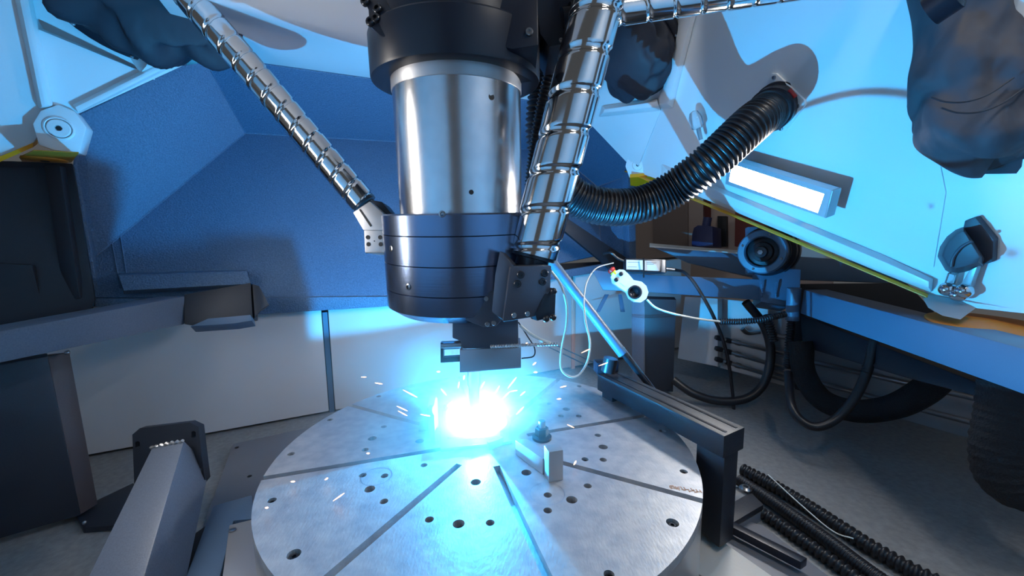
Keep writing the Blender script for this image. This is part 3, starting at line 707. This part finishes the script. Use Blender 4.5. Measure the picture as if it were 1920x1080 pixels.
# slim black hose behind the near screw
tw = thing('twin_hose', 'slim black corrugated hose between the collar and the near screw', 'hose', P(1000, 330, 1.30))
corr(spline([P(1050, 70, 1.22), P(1035, 130, 1.24), P(1018, 200, 1.27), P(1006, 270, 1.30), P(998, 330, 1.33), P(994, 384, 1.36)]), .021, .012, .003, 'hose_body', RUB, tw, 16)
corr(spline([P(1062, 110, 1.25), P(1044, 170, 1.26), P(1028, 240, 1.29), P(1016, 330, 1.33)]), .018, .012, .003, 'hose_body', RUB, tw, 16)

# ================================================================== RIGHT BASE FRAME
fr = thing('base_frame', 'welded blue grey base frame beams under the right casting', 'frame', P(1230, 728, 2.2))
def slab(pts, th, name, m_, par, bev=.004):
    q = [P(*p) for p in pts]; n = V()
    for i in range(len(q)): n += (q[i] - q[0]).cross(q[(i + 1) % len(q)] - q[0])
    n.normalize()
    if n.dot(CAM - q[0]) < 0: n = -n
    return MB().prism(q, n * -th).build(name, m_, par, bevel=bev)
slab([(1110, 506, 2.36), (1195, 514, 2.28), (1428, 524, 2.06), (1428, 563, 2.06), (1215, 548, 2.26), (1130, 544, 2.34)], .10, 'beam', FRAME, fr, .006)
slab([(1225, 462, 2.55), (1395, 474, 2.36), (1700, 494, 2.05), (1700, 532, 2.05), (1420, 522, 2.33), (1290, 492, 2.48)], .10, 'beam', FRAME, fr, .006)
MB().prism([P(1218, 456, 2.60), P(1392, 470, 2.38), P(1392, 474, 2.33), P(1218, 461, 2.53)], V((0, 0, -.008))).build('shelf_edge', CREAM, fr)
slab([(1424, 500, 2.07), (1502, 505, 2.02), (1500, 560, 1.99), (1482, 574, 1.98), (1426, 566, 2.04)], .14, 'node_plate', FRAME, fr, .006)
for x in (1429, 1455):
    MB().tube(spline([P(x + random.uniform(-1, 1), y, 2.035 if x < 1440 else 2.015) for y in range(528, 562, 5)], 3), lambda L, j: .004 + .0015 * math.sin(j * 2.3), 6).build('weld_seam', FRAME, fr)
bfar = [(1507, 542, 1.90), (1500, 588, 1.90)]
q0, q1, q2, q3 = P(1507, 543, 1.90), P(1940, 659, .868), P(1940, 748, .868), P(1500, 588, 1.90)
MB().loft([q0, q1, q2, q3], [p + V((.115, .0, .0)) for p in (q0, q1, q2, q3)]).build('beam', FRAME, fr, bevel=.008)
slab([(1500, 532, 2.16), (1700, 530, 1.95), (1765, 598, 1.55), (1500, 640, 2.10)], .02, 'dark_backdrop', DARKP, fr, .003)  # dark sheet added to black out the gap behind the near beam
slab([(1208, 560, 2.24), (1268, 562, 2.20), (1262, 735, 2.26), (1204, 732, 2.32)], .10, 'post', DARKP, fr, .004)
slab([(1184, 562, 2.30), (1209, 560, 2.24), (1206, 733, 2.30), (1184, 726, 2.36)], .08, 'post', TUBEP, fr, .004)
MB().cyl(P(1489, 540, 1.93), P(1486, 600, 1.95), .030).build('pipe_stub', FRAME, fr)
slab([(1135, 552, 2.42), (1142, 552, 2.42), (1125, 585, 2.42), (1118, 585, 2.42)], .02, 'brace', FRAME, fr, .001)
slab([(1160, 552, 2.42), (1166, 552, 2.42), (1172, 585, 2.42), (1165, 585, 2.42)], .02, 'brace', FRAME, fr, .001)
# dark skirt under the near beam
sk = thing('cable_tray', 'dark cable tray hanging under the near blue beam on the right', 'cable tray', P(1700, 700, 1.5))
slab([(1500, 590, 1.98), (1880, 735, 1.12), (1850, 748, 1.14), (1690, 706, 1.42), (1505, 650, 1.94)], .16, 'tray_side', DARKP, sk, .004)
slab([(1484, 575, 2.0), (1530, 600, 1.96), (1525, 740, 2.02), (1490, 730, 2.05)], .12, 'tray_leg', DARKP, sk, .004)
# white pillar behind the post
pl_ = thing('machine_cabinet', 'pale cabinet end behind the dark frame post', 'cabinet', P(1310, 690, 2.75))
slab([(1284, 556, 2.50), (1346, 560, 2.38), (1346, 688, 2.38), (1270, 672, 2.52)], .14, 'cabinet_body', WALLP, pl_, .006)
slab([(1350, 560, 2.50), (1440, 570, 2.34), (1440, 712, 2.34), (1350, 690, 2.50)], .05, 'side_panel', WALLP, pl_, .004)
for k, (ya, yb) in enumerate(((652, 690), (672, 712), (632, 664))):
    MB().tube([P(1340, ya, 2.36), P(1470, yb, 2.26)], .012, 10).build('pipe', BOLT, pl_)
    for x in (1348, 1366, 1384): MB().lathe(P(x, ya + (yb - ya) * (x - 1340) / 130, 2.34), _R - _U * .3, [(.013, -.02), (.016, -.01), (.016, .01), (.013, .02)], 12).build('valve', BBOLT, pl_)
MB().tube(spline([P(1392, 616, 2.36), P(1402, 624, 2.36), P(1425, 622, 2.34)]), .014, 8).build('pipe_elbow', BOLT, pl_)

# drive unit
du = thing('drive_unit', 'round motor coupling in a square blue plate below the yellow edge', 'drive unit', P(1440, 520, 2.1))
slab([(1402, 425, 2.16), (1470, 425, 2.12), (1494, 452, 2.10), (1492, 520, 2.10), (1402, 514, 2.16)], .05, 'mounting_plate', FRAME, du, .006)
dax = (P(1414, 474, 1.86) - P(1447, 470, 2.12)).normalized(); dc = P(1447, 470, 2.11)
MB().lathe(dc, dax, [(.13, 0), (.13, .05), (.123, .055), (.126, .06), (.126, .11), (.112, .12), (.112, .17), (.10, .175)], 48).build('bearing_housing', BLACK, du)
MB().lathe(dc + dax * .17, dax, [(.104, 0), (.108, .01), (.108, .045), (.102, .052), (.078, .052), (.072, .044), (.072, -.01)], 48).build('coupling_ring', FRAME, du)
MB().lathe(dc + dax * .17, dax, [(.071, -.02), (.07, .025), (.05, .03), (.046, .05), (.03, .055), (.026, .072), (.010, .074)], 32).build('coupling_hub', BBOLT, du)
MB().lathe(dc + dax * .243, dax, [(.012, 0), (.012, .008), (.006, .009)], 6).build('shaft_bolt', BOLT, du)
for i, p in enumerate(circle(dc + dax * .222, dax, .09, 4, .6)): MB().ball(p, .006, 8, 5).build('set_screw', BOLT, du)

# sensor amplifier box on the beam
sb = thing('sensor_amplifier', 'small labelled sensor amplifier box lying on the far bright beam', 'control box', P(1215, 512, 2.2))
B0 = Plane(P(1210, 498, 2.17), None, n=-_F + V((-.1, 0, .12)))
MB().prism(B0.to([(1172, 484), (1249, 486), (1250, 511), (1173, 509)]), B0.n * -.07).build('box_body', BBOLT, sb, bevel=.004)
for pts in ([(1174.5, 487), (1206, 488), (1206, 506), (1174.5, 505)], [(1209, 488.5), (1237, 489), (1237, 508), (1209, 507)]):
    MB().prism(B0.off(.002).to(pts), B0.n * -.001).build('label_plate', LABEL, sb)
for (x, y, l) in ((1177, 491, 22), (1177, 500, 17), (1212, 492, 19), (1212, 495, 14)):
    MB().prism(B0.off(.0028).to([(x, y), (x + l, y + .3), (x + l, y + 1.1), (x, y + .8)]), B0.n * -.001).build('print_line', INK, sb)
MB().prism(B0.off(.004).to([(1240, 487), (1248, 487), (1248, 511), (1240, 510)]), B0.n * -.075).build('end_plate', BLOCKM, sb, bevel=.002)
MB().cyl(B0.at(1249, 503) - B0.n * .02, B0.at(1268, 505) - B0.n * .02, .011, n=14).build('plug', BOLT, sb)
MB().tube(spline([B0.at(1268, 505) - B0.n * .02, P(1285, 512, 2.1), P(1308, 540, 2.05), P(1340, 598, 2.0), P(1362, 660, 2.05), P(1374, 740, 2.1), P(1377, 800, 2.1)]), .0085, 8).build('cable', RUB, sb)
MB().tube(spline([P(1172, 490, 2.2), P(1158, 484, 2.2), P(1145, 474, 2.2), P(1132, 476, 2.25)]), .007, 8).build('cable', RUB, sb)
MB().tube([P(1206.5, 484, 2.145), P(1207, 512, 2.145), P(1207, 520, 2.16)], .004, 6).build('tie_strap', RUB, sb)

# pendant
pn = thing('teach_pendant', 'pale hand pendant with red button and round ring hanging before the bright beam', 'pendant', P(1180, 565, 1.9))
PP = Plane(P(1180, 535, 1.9), None, n=-_F + V((-.1, 0, .1)))
outl = [(1146, 518), (1150, 511), (1161, 505), (1170, 506), (1178, 513), (1188, 525), (1203, 528), (1212, 536), (1216, 548), (1212, 560), (1202, 567), (1190, 566), (1180, 559), (1175, 548), (1160, 538), (1149, 530)]
c = PP.at(1190, 548); rr = 10.5 / FPX * 1.9
MB().sheet(PP, PP.to(outl), .03, [circle(c, PP.n, rr, 28)]).build('pendant_body', PALE, pn)
MB().lathe(c - PP.n * .028, PP.n, [(rr * .98, 0), (rr * 1.22, .026), (rr * 1.22, .034), (rr * .96, .034), (rr * .7, .012), (rr * .1, .006)], 32).build('ring_grip', BBOLT, pn)
for q in ((1164, 514), (1155, 525)): MB().lathe(PP.at(*q), PP.n, [(.010, -.002), (.010, .008), (.006, .01)], 14).build('button', BBOLT, pn)
e = (PP.at(1147, 506) - PP.at(1153, 512)); e.normalize()
MB().lathe(PP.at(1155, 514) - PP.n * .015, e, [(.016, 0), (.016, .018), (.012, .02)], 18).build('button_collar', YPL, pn, label='yellow collar of the stop button')
MB().lathe(PP.at(1150, 508.5) - PP.n * .015, e, [(.013, 0), (.019, .004), (.019, .014), (.012, .02)], 18).build('stop_button', RED, pn, label='red mushroom stop button')
MB().prism(PP.off(.001).to([(1161, 529), (1172, 517), (1181, 524), (1171, 537)]), PP.n * -.002).build('label_plate', LABEL, pn)
MB().tube(spline([P(1213, 562, 1.9), P(1230, 577, 1.88), P(1262, 588, 1.86), P(1310, 598, 1.85), P(1352, 603, 1.85)]), .005, 8).build('lead', WIRE, pn)
corr(spline([P(1350, 603, 1.85), P(1390, 603, 1.85), P(1430, 599, 1.84), P(1472, 589, 1.84)]), .0125, .011, .003, 'coiled_lead', RUB, pn, 10)
# thin loose cables near the head
def cable(name, label, cat, ctrl, r, m_=WIRE, grp=None, n=8):
    o = MB().tube(spline([P(*q) for q in ctrl]), r, n).build(name, m_); tag(o, label, cat, grp); return o
cable('signal_cable', 'thin pale cable looping down from the right joint past the table edge', 'cable', [(1033, 508, 1.02), (1050, 532, 1.05), (1062, 570, 1.08), (1062, 610, 1.1), (1054, 650, 1.12), (1052, 690, 1.14), (1068, 706, 1.16), (1086, 702, 1.18), (1102, 676, 1.2), (1106, 640, 1.22), (1098, 602, 1.3), (1095, 560, 1.5), (1102, 525, 1.7), (1120, 502, 1.9), (1150, 493, 2.1)], .0032)
gr = thing('support_rod', 'dark round rod slanting from the right joint down to the black rail', 'rod', P(1218, 716, 1.42))
MB().cyl(P(1028, 482, 1.55), P(1168, 664, 1.50), .0195).build('rod_tube', FRAME, gr)
MB().cyl(P(1162, 656, 1.50), P(1222, 730, 1.50), .010).build('rod_end', BBOLT, gr)
MB().tube([P(1168, 650, 1.48), P(1235, 738, 1.48)], .003, 6).build('guide_wire', BOLT, gr)

# ================================================================== HOSES AND LOOPS UNDER THE RIGHT FRAME
cable('looped_cable', 'black cable loop below the node plate, right of the pale cabinet', 'cable', [(1398, 566, 2.1), (1432, 610, 2.1), (1445, 660, 2.1), (1434, 715, 2.1), (1402, 746, 2.1), (1350, 752, 2.12), (1300, 738, 2.15), (1262, 712, 2.2)], .022, RUB, None, 14)
cable('looped_cable', 'thin black loop hanging lowest under the tray, in front of the thick loop', 'cable', [(1640, 640, 1.55), (1628, 690, 1.55), (1606, 740, 1.55), (1572, 782, 1.56), (1535, 800, 1.57), (1505, 790, 1.6), (1484, 760, 1.65), (1478, 700, 1.8)], .017, RUB, None, 14)
o = MB().tube(spline([P(*q) for q in ((1500, 640, 1.9), (1508, 700, 1.88), (1540, 748, 1.8), (1600, 770, 1.72), (1670, 764, 1.62), (1730, 735, 1.5), (1775, 692, 1.42))]), .048, 20).build('thick_hose', RUBM); tag(o, 'thick matte black hose loop sagging under the near beam', 'hose')
o = corr(spline([P(1640, 632, 1.56), P(1634, 660, 1.56), P(1622, 700, 1.55)]), .0135, .012, .003, 'spiral_sleeve', RUB, None, 12); tag(o, 'short ribbed sleeve below the beam on the thin loop', 'sleeve')
for q, lab in ((((1438, 590, 1.98), (1444, 612, 1.98), (1452, 640, 1.98)), 'ribbed black sleeve below the node plate, left one'), (((1484, 602, 1.95), (1480, 640, 1.95), (1477, 690, 1.97)), 'ribbed black sleeve below the pipe stub, right one')):
    o = corr(spline([P(*x) for x in q]), .017, .013, .0035, 'spiral_sleeve', RUB, None, 12); tag(o, lab, 'sleeve')
br = thing('brush_hose', 'fat fuzzy black hose hanging at the right edge of the picture', 'hose', P(1880, 950, 1.02))
MB().tube(spline([P(*q) for q in ((1895, 720, 1.02), (1888, 780, 1.02), (1878, 840, 1.02), (1885, 890, 1.02), (1915, 912, 1.02), (1960, 890, 1.02))]), lambda L, j: .058 + .002 * math.sin(j * 1.9), 28).build('hose_body', RUBM, br)
# corrugated conduits on the floor
for lab, ctrl, r in (('corrugated black floor conduit, outermost of the three', ((1392, 880), (1440, 905), (1500, 940), (1570, 985), (1640, 1030), (1740, 1085), (1900, 1160)), .020),
                     ('smooth ribbed black floor conduit, middle of the three', ((1386, 900), (1440, 935), (1490, 970), (1560, 1020), (1640, 1080), (1760, 1160)), .020),
                     ('corrugated black floor conduit, innermost of the three', ((1400, 945), (1450, 975), (1500, 1010), (1560, 1052), (1640, 1110)), .016)):
    pp = spline([Z(x, y, r + .004) for x, y in ctrl])
    o = corr(pp, r, .017 if 'middle' not in lab else .008, .004 if 'middle' not in lab else .0015, 'floor_conduit', RUB, None, 18); tag(o, lab, 'conduit', 'floor conduits')
cable('tie_wire', 'thin pale tie wire lying across the floor conduits', 'wire', [(1440, 890, 1.40), (1500, 945, 1.27), (1560, 995, 1.17), (1600, 1010, 1.15)], .002)

# ================================================================== BLACK RAIL BESIDE THE TABLE
rl_ = thing('side_rail', 'black square rail on a post along the right of the round table', 'rail', Z(1380, 970, .03))
t0, t1, t2, t3 = Z(1358, 818, .39), Z(1397, 801, .39), Z(1160, 697, .39), Z(1120, 701, .39)
MB().prism([t0, t1, t2, t3], V((0, 0, -.064))).build('rail_bar', DARKP, rl_, bevel=.004)
dirr = (t3 - t0).normalized(); sdr = (t1 - t0).normalized()
for f in (.25, .75):
    p = t0.lerp(t1, f); MB().prism([p - sdr * .004 + dirr * .01, p + sdr * .004 + dirr * .01, p + sdr * .004 + dirr * .95, p - sdr * .004 + dirr * .95], V((0, 0, .0015))).build('rail_lip', BBOLT, rl_)
pc = (t0 + t1) / 2 + dirr * .05
MB().box(V((pc.x, pc.y, .19)), sdr * .032, dirr * .045, V((0, 0, .137))).build('rail_post', DARKP, rl_, bevel=.004)
ft = [Z(1338, 962, .055), Z(1408, 922, .055), Z(1432, 946, .055), Z(1366, 985, .055)]
MB().prism(ft, V((0, 0, -.02))).build('foot_plate', DARKP, rl_, bevel=.003)
MB().prism([p + V((0, 0, -.021)) for p in ft], V((0, 0, -.033))).build('foot_pad', PLATE, rl_)
MB().lathe(Z(1398, 918, .056), (0, 0, 1), [(.02, 0), (.02, .006), (.012, .012), (.008, .012), (.008, .004)], 18).build('levelling_bolt', BOLT, rl_)
far = Z(1160, 715, .1)
MB().box(V((t2.x * .5 + t3.x * .5, t2.y * .5 + t3.y * .5, .18)) + dirr * -.03, sdr * .03, dirr * .03, V((0, 0, .145))).build('rail_post', DARKP, rl_, bevel=.003)
cbk = thing('clamp_housing', 'small black housing at the far end of the side rail', 'housing', Z(1150, 700, .39))
MB().prism([Z(1120, 702, .391), Z(1160, 698, .391), Z(1150, 690, .391), Z(1112, 694, .391)], V((0, 0, .045))).build('housing_body', BLACK, cbk, bevel=.004)
MB().cyl(Z(1140, 697, .436), Z(1140, 697, .436) + V((.01, .0, .05)), .025).build('housing_cap', BBOLT, cbk)

# floor plates bottom right
bp1 = MB().prism([Z(*q, .02) for q in ((1330, 955), (1430, 985), (1560, 1085), (1480, 1120), (1310, 1010))], V((0, 0, -.02))).build('bed_plate', PLATE, bevel=.002)
tag(bp1, 'dark grey bed plate beneath the loose black bar, right of the table', 'plate')
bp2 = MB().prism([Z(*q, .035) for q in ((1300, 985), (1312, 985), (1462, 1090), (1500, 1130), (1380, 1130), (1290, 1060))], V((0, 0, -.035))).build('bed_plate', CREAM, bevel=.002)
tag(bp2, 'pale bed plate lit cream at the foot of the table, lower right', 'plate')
rd_ = MB().prism([Z(*q, .06) for q in ((1318, 960), (1330, 955), (1514, 1046), (1502, 1054))], V((0, 0, -.024))).build('loose_bar', BLACK, bevel=.003)
tag(rd_, 'loose black bar lying on the bed plate, lower right', 'bar')
bp3 = MB().prism([Z(*q, .03) for q in ((437, 832), (600, 797), (660, 820), (560, 1000), (440, 1130), (330, 1130), (390, 960))], V((0, 0, -.03))).build('bed_plate', PLATE, bevel=.002)
tag(bp3, 'flat grey bed plate on the floor left of the table', 'plate')
for q in ((444, 839), (468, 893)):
    MB().lathe(Z(*q, .0302), (0, 0, 1), [(.008, 0), (.008, .0006)], 12).build('bolt_hole', HOLE, bp3)
bk = thing('table_bracket', 'dark angled bracket beside the left edge of the round table', 'bracket', Z(430, 1000, .03))
MB().prism([Z(*q, .10) for q in ((400, 948), (472, 928), (478, 972), (438, 976), (400, 1130), (330, 1130), (385, 985))], V((0, 0, -.03))).build('bracket_plate', FRAME, bk, bevel=.003)
MB().prism([Z(*q, .085) for q in ((395, 968), (386, 985), (310, 1040), (290, 1075), (255, 1130), (330, 1130), (400, 1010))], V((0, 0, -.055))).build('bracket_arm', DARKP, bk, bevel=.003)
MB().prism([Z(*q, .105) for q in ((430, 984), (480, 972), (520, 1130), (410, 1130))], V((0, 0, -.06))).build('bracket_block', BLOCKM, bk, bevel=.003)
MB().lathe(Z(436, 995, .105), (0, 0, 1), [(.009, 0), (.009, .004), (.006, .005)], 14).build('cap_screw', BOLT, bk)
# mounting tube with end flange
mt = thing('mounting_tube', 'grey square tube with slotted end flange rising from the lower left', 'tube', Z(240, 1070, .03))
A0, A1, A2 = P(285, 838, 1.22), P(345, 826, 1.19), P(360, 905, 1.20)
B0_, B1_ = P(150, 1110, .86), P(262, 1110, .84)
dn = V((.02, .06, -.12))
MB().loft([A0, A1, A1 + dn, A0 + dn], [B0_, B1_, B1_ + dn, B0_ + dn]).build('tube_body', TUBEP, mt, bevel=.006)
FPn = Plane(P(315, 860, 1.22), None, n=(-.10, -1, .12))
flg = [(248, 815), (262, 803), (355, 792), (372, 800), (384, 900), (374, 912), (345, 920), (262, 930), (252, 915)]
def slotq(x, y, w_, h): return FPn.to([(x - w_, y - h + 2), (x, y - h), (x + w_, y - h + 2), (x + w_, y + h - 2), (x, y + h), (x - w_, y + h - 2)])
MB().sheet(FPn, FPn.to(flg), .02, [slotq(258, 834, 4, 7), slotq(363, 815, 4, 7), slotq(374, 886, 4, 9)]).build('end_flange', DARKP, mt)
MB().tube(spline([A0.lerp(A1, t) + V((0, -.004, .003 * math.sin(t * 40))) for t in [i / 12 for i in range(13)]], 2), lambda L, j: .0045 + .0015 * math.sin(j * 1.7), 6).build('weld_seam', BLOCKM, mt)

# ================================================================== LEFT FRAME
lf = thing('left_side_beam', 'dark grey painted beam running in from the left edge', 'beam', P(200, 660, 1.3))
a, b_, c_, d_ = P(-30, 627, 1.02), P(347, 555, 1.62), P(347, 608, 1.62), P(-30, 687, 1.02)
ofs = V((-.11, 0, 0))
MB().loft([a, b_, c_, d_], [p + ofs for p in (a, b_, c_, d_)]).build('beam_tube', TUBEP, lf, bevel=.006)
slab([(345, 552, 1.62), (470, 530, 1.70), (474, 598, 1.68), (345, 608, 1.60)], .08, 'end_box', DARKP, lf, .004)
slab([(473, 532, 1.70), (486, 536, 1.71), (505, 572, 1.73), (492, 580, 1.70), (478, 596, 1.68)], .06, 'end_plate', DARKP, lf, .003)
slab([(356, 612, 1.58), (390, 597, 1.60), (470, 590, 1.64), (472, 601, 1.64), (440, 606, 1.60)], .05, 'bottom_plate', FRAME, lf, .003)
lp = thing('left_support_post', 'dark slanting support post below the left beam', 'post', Z(165, 965, 0))
slab([(88, 668, 1.28), (131, 660, 1.33), (184, 945, 1.368), (150, 966, 1.31)], .12, 'post_side', mat('brown_black_paint', (.055, .045, .05), .5, bump=(260, .3, .0015)), lp, .004)
slab([(-260, 730, .98), (90, 668, 1.28), (152, 966, 1.31), (-260, 1085, 1.07)], .05, 'post_face', DARKP, lp, .004)
MB().prism([Z(*q, .02) for q in ((140, 962), (185, 936), (250, 905), (262, 925), (215, 985), (155, 990))], V((0, 0, -.018))).build('foot_plate', DARKP, lp, bevel=.003)
MB().ball(P(126, 661, 1.30), .008, 10, 6).build('bolt', BOLT, lp)
MB().ball(P(158, 980, 1.26), .006, 10, 6).build('bolt', BOLT, lp)
le = thing('left_enclosure_leg', 'black enclosure leg below the shaded yellow corner node', 'enclosure leg', P(90, 600, 1.6))
slab([(-300, 300, 1.20), (20, 302, 1.48), (136, 306, 1.53), (178, 560, 1.56), (172, 580, 1.56), (-300, 660, 1.20)], .05, 'leg_panel', DARKP, le, .004)
slab([(82, 310, 1.49), (112, 310, 1.50), (150, 560, 1.53), (120, 566, 1.52)], .03, 'leg_rib', DARKP, le, .006)
slab([(-20, 492, 1.40), (60, 497, 1.45), (80, 575, 1.48), (-20, 590, 1.40)], .03, 'latch_plate', DARKP, le, .004)
# ================================================================== FITTINGS ON THE RIGHT CASTING
cn_ = thing('socket_cover', 'dark hinged socket cover with chrome latches on the right casting', 'socket', RC.at(1790, 560))
C1 = RC.off(.02)
MB().prism(C1.to([(1808, 414), (1829, 408), (1863, 450), (1861, 491), (1846, 497), (1800, 450)]), RC.n * -.02).build('cover_flange', mat('grey_cover_plastic', (.055, .058, .075), .5), cn_, bevel=.004)
cap0 = [(1757, 481), (1762, 462), (1775, 443), (1792, 430), (1808, 424), (1850, 485), (1845, 500), (1812, 510), (1786, 515), (1772, 507)]
cap1 = [(1766, 479), (1771, 464), (1781, 449), (1795, 438), (1807, 433), (1838, 482), (1834, 492), (1808, 500), (1788, 504), (1777, 498)]
MB().loft(RC.off(.065).to(cap1), RC.off(.0).to(cap0)).build('cover_lid', bpy.data.materials['grey_cover_plastic'], cn_, bevel=.005)
MB().tube(spline(RC.off(.068).to([(1784, 500), (1788, 482), (1802, 464), (1822, 452)])), .004, 8).build('lid_rib', bpy.data.materials['grey_cover_plastic'], cn_)
MB().prism(RC.off(.03).to([(1776, 512), (1790, 516), (1784, 540), (1768, 536)]), RC.n * -.02).build('latch_arm', CLEAR, cn_, bevel=.003)
MB().prism(RC.off(.03).to([(1816, 508), (1832, 500), (1822, 530), (1820, 540), (1800, 534)]), RC.n * -.02).build('latch_arm', BLOCKM, cn_, bevel=.003)
for q in ((1777, 542), (1797, 552), (1808, 545)):
    MB().ball(RC.off(.03).at(*q), .021, 18, 10).build('latch_knob', CHROME, cn_)
nz = thing('spray_nozzle', 'small clear capped nozzle left of the extraction hose', 'nozzle', RC.at(1312, 255))
n0 = RC.off(.05)
MB().tube([n0.at(1314, 262), n0.at(1309, 240)], .010, 10).build('nozzle_stem', BLOCKM, nz)
u_ = (n0.at(1301, 212) - n0.at(1309, 240)).normalized()
MB().lathe(n0.at(1309, 241), u_, [(.020, 0), (.028, .008), (.030, .045), (.026, .06), (.018, .078), (.005, .084)], 20).build('nozzle_bulb', CLEAR, nz)

# ================================================================== SPARKS
SP = [(635, 932, 26, 35), (549, 903, 8, 0), (710, 719, 14, -8), (769, 738, 30, -28), (754, 766, 22, -25), (755, 775, 20, -28), (800, 779, 24, -10), (1098, 658, 18, 25), (1131, 683, 18, 20), (1056, 725, 12, 12), (1048, 748, 8, 5), (1070, 799, 14, -25), (1002, 682, 8, 40), (986, 645, 8, 40), (1004, 698, 7, 0), (960, 718, 26, 52), (948, 742, 20, 45), (980, 738, 12, 40), (822, 697, 6, 0), (682, 707, 10, 0), (963, 733, 14, 10), (930, 735, 26, 60), (975, 770, 20, 45), (612, 898, 7, 30), (870, 708, 8, 80), (860, 722, 12, 80), (905, 722, 14, 60), (832, 735, 16, -50), (500, 952, 6, 0), (690, 850, 6, 0), (1078, 868, 9, 60)]
SPL = ['largest orange spark streaking over the left part of the table', 'round spark dot above the left part of the table', 'short spark left of the arc against the grey wall', 'long spark up left of the end stop block', 'upper one of the two parallel sparks left of the end stop block',
'lower one of the two parallel sparks left of the end stop block', 'spark just touching the end stop block', 'bright spark by the pale cable loop', 'bright spark above the black housing at the rail end', 'orange spark above the far right of the table', 'small dot spark above the far right table holes',
'spark right of the clamp bolt', 'dot spark under the corner of the shield box', 'dot spark at the right side of the shield box', 'tiny dot spark right below the shield box', 'steep long spark up right of the arc', 'spark right of the nozzle, nearer the arc', 'small slanting spark right of the arc by the far slot',
'tiny dot spark above the end stop block', 'faint spark farthest left against the grey wall', 'flat spark up right of the arc', 'steep spark right beside the nozzle', 'spark on the right rim of the arc glow', 'small spark dot on the far left of the table', 'small steep spark left of the nozzle tip',
'steep spark left of the nozzle, just above the arc', 'steep spark just right of the nozzle', 'falling spark on the left rim of the arc glow', 'dot spark lowest at the left edge of the table', 'dot spark near the four left bolt holes', 'small steep spark in front of the upright clamp plate']
for k, (x, y, l, ang) in enumerate(SP):
    d = 1.12 + .12 * random.random() if y < 800 else (Z(x, y, ZT) - CAM).dot(_F) - .03
    a_ = math.radians(ang); c = P(x, y, d); t = (_R * math.cos(a_) + _U * math.sin(a_)) * (l * .5 / FPX * d); r = .0016 if l > 9 else .0022
    o = MB().tube([c - t, c - t * .5, c + t * .3, c + t], lambda L, j: r * (.25, .7, 1.0, .35)[j], 6).build('spark', SPARK)
    tag(o, SPL[k], 'spark', 'sparks flying off the weld')

# ================================================================== SMOKE
def vol(name, dens):
    m = bpy.data.materials.new(name); m.use_nodes = True; nt = m.node_tree; nt.nodes.clear()
    o = nt.nodes.new('ShaderNodeOutputMaterial'); s = nt.nodes.new('ShaderNodeVolumeScatter'); s.inputs['Color'].default_value = (1, 1, 1, 1)
    tc = nt.nodes.new('ShaderNodeTexCoord'); ln_ = nt.nodes.new('ShaderNodeVectorMath'); ln_.operation = 'LENGTH'
    nt.links.new(tc.outputs['Object'], ln_.inputs[0])
    mr = nt.nodes.new('ShaderNodeMapRange'); mr.inputs[1].default_value = 0; mr.inputs[2].default_value = 1; mr.inputs[3].default_value = 1; mr.inputs[4].default_value = 0
    mr.interpolation_type = 'SMOOTHSTEP'; nt.links.new(ln_.outputs['Value'], mr.inputs[0])
    nz_ = nt.nodes.new('ShaderNodeTexNoise'); nz_.inputs['Scale'].default_value = 2.2; nz_.inputs['Detail'].default_value = 3
    nt.links.new(tc.outputs['Object'], nz_.inputs['Vector'])
    m2 = nt.nodes.new('ShaderNodeMapRange'); m2.inputs[1].default_value = .35; m2.inputs[2].default_value = .68; m2.inputs[3].default_value = .35; m2.inputs[4].default_value = 1.5
    nt.links.new(nz_.outputs[0], m2.inputs[0])
    a = nt.nodes.new('ShaderNodeMath'); a.operation = 'MULTIPLY'; nt.links.new(mr.outputs[0], a.inputs[0]); nt.links.new(m2.outputs[0], a.inputs[1])
    b = nt.nodes.new('ShaderNodeMath'); b.operation = 'MULTIPLY'; nt.links.new(a.outputs[0], b.inputs[0]); b.inputs[1].default_value = dens
    nt.links.new(b.outputs[0], s.inputs['Density']); nt.links.new(s.outputs[0], o.inputs['Volume'])
    return m
def cloud(name, c, sx, sy, sz, dens, lab):
    o = MB().ball((0, 0, 0), 1.0, 24, 14).build(name, vol(name + '_haze', dens), origin=V((0, 0, 0)))
    o.location = c; o.scale = (sx, sy, sz); tag(o, lab, 'smoke', None, 'stuff'); return o
cloud('welding_smoke', (ARC.x - .10, ARC.y + .02, ARC.z + .10), .55, .45, .38, .75, 'thin blue welding smoke drifting around and left of the arc')
cloud('arc_halo_fume', ARC + V((0, 0, .01)), .22, .22, .19, 5.0, 'dense fume right around the arc, added for its bright halo')  # scattering ball added to spread the arc's glare into a halo
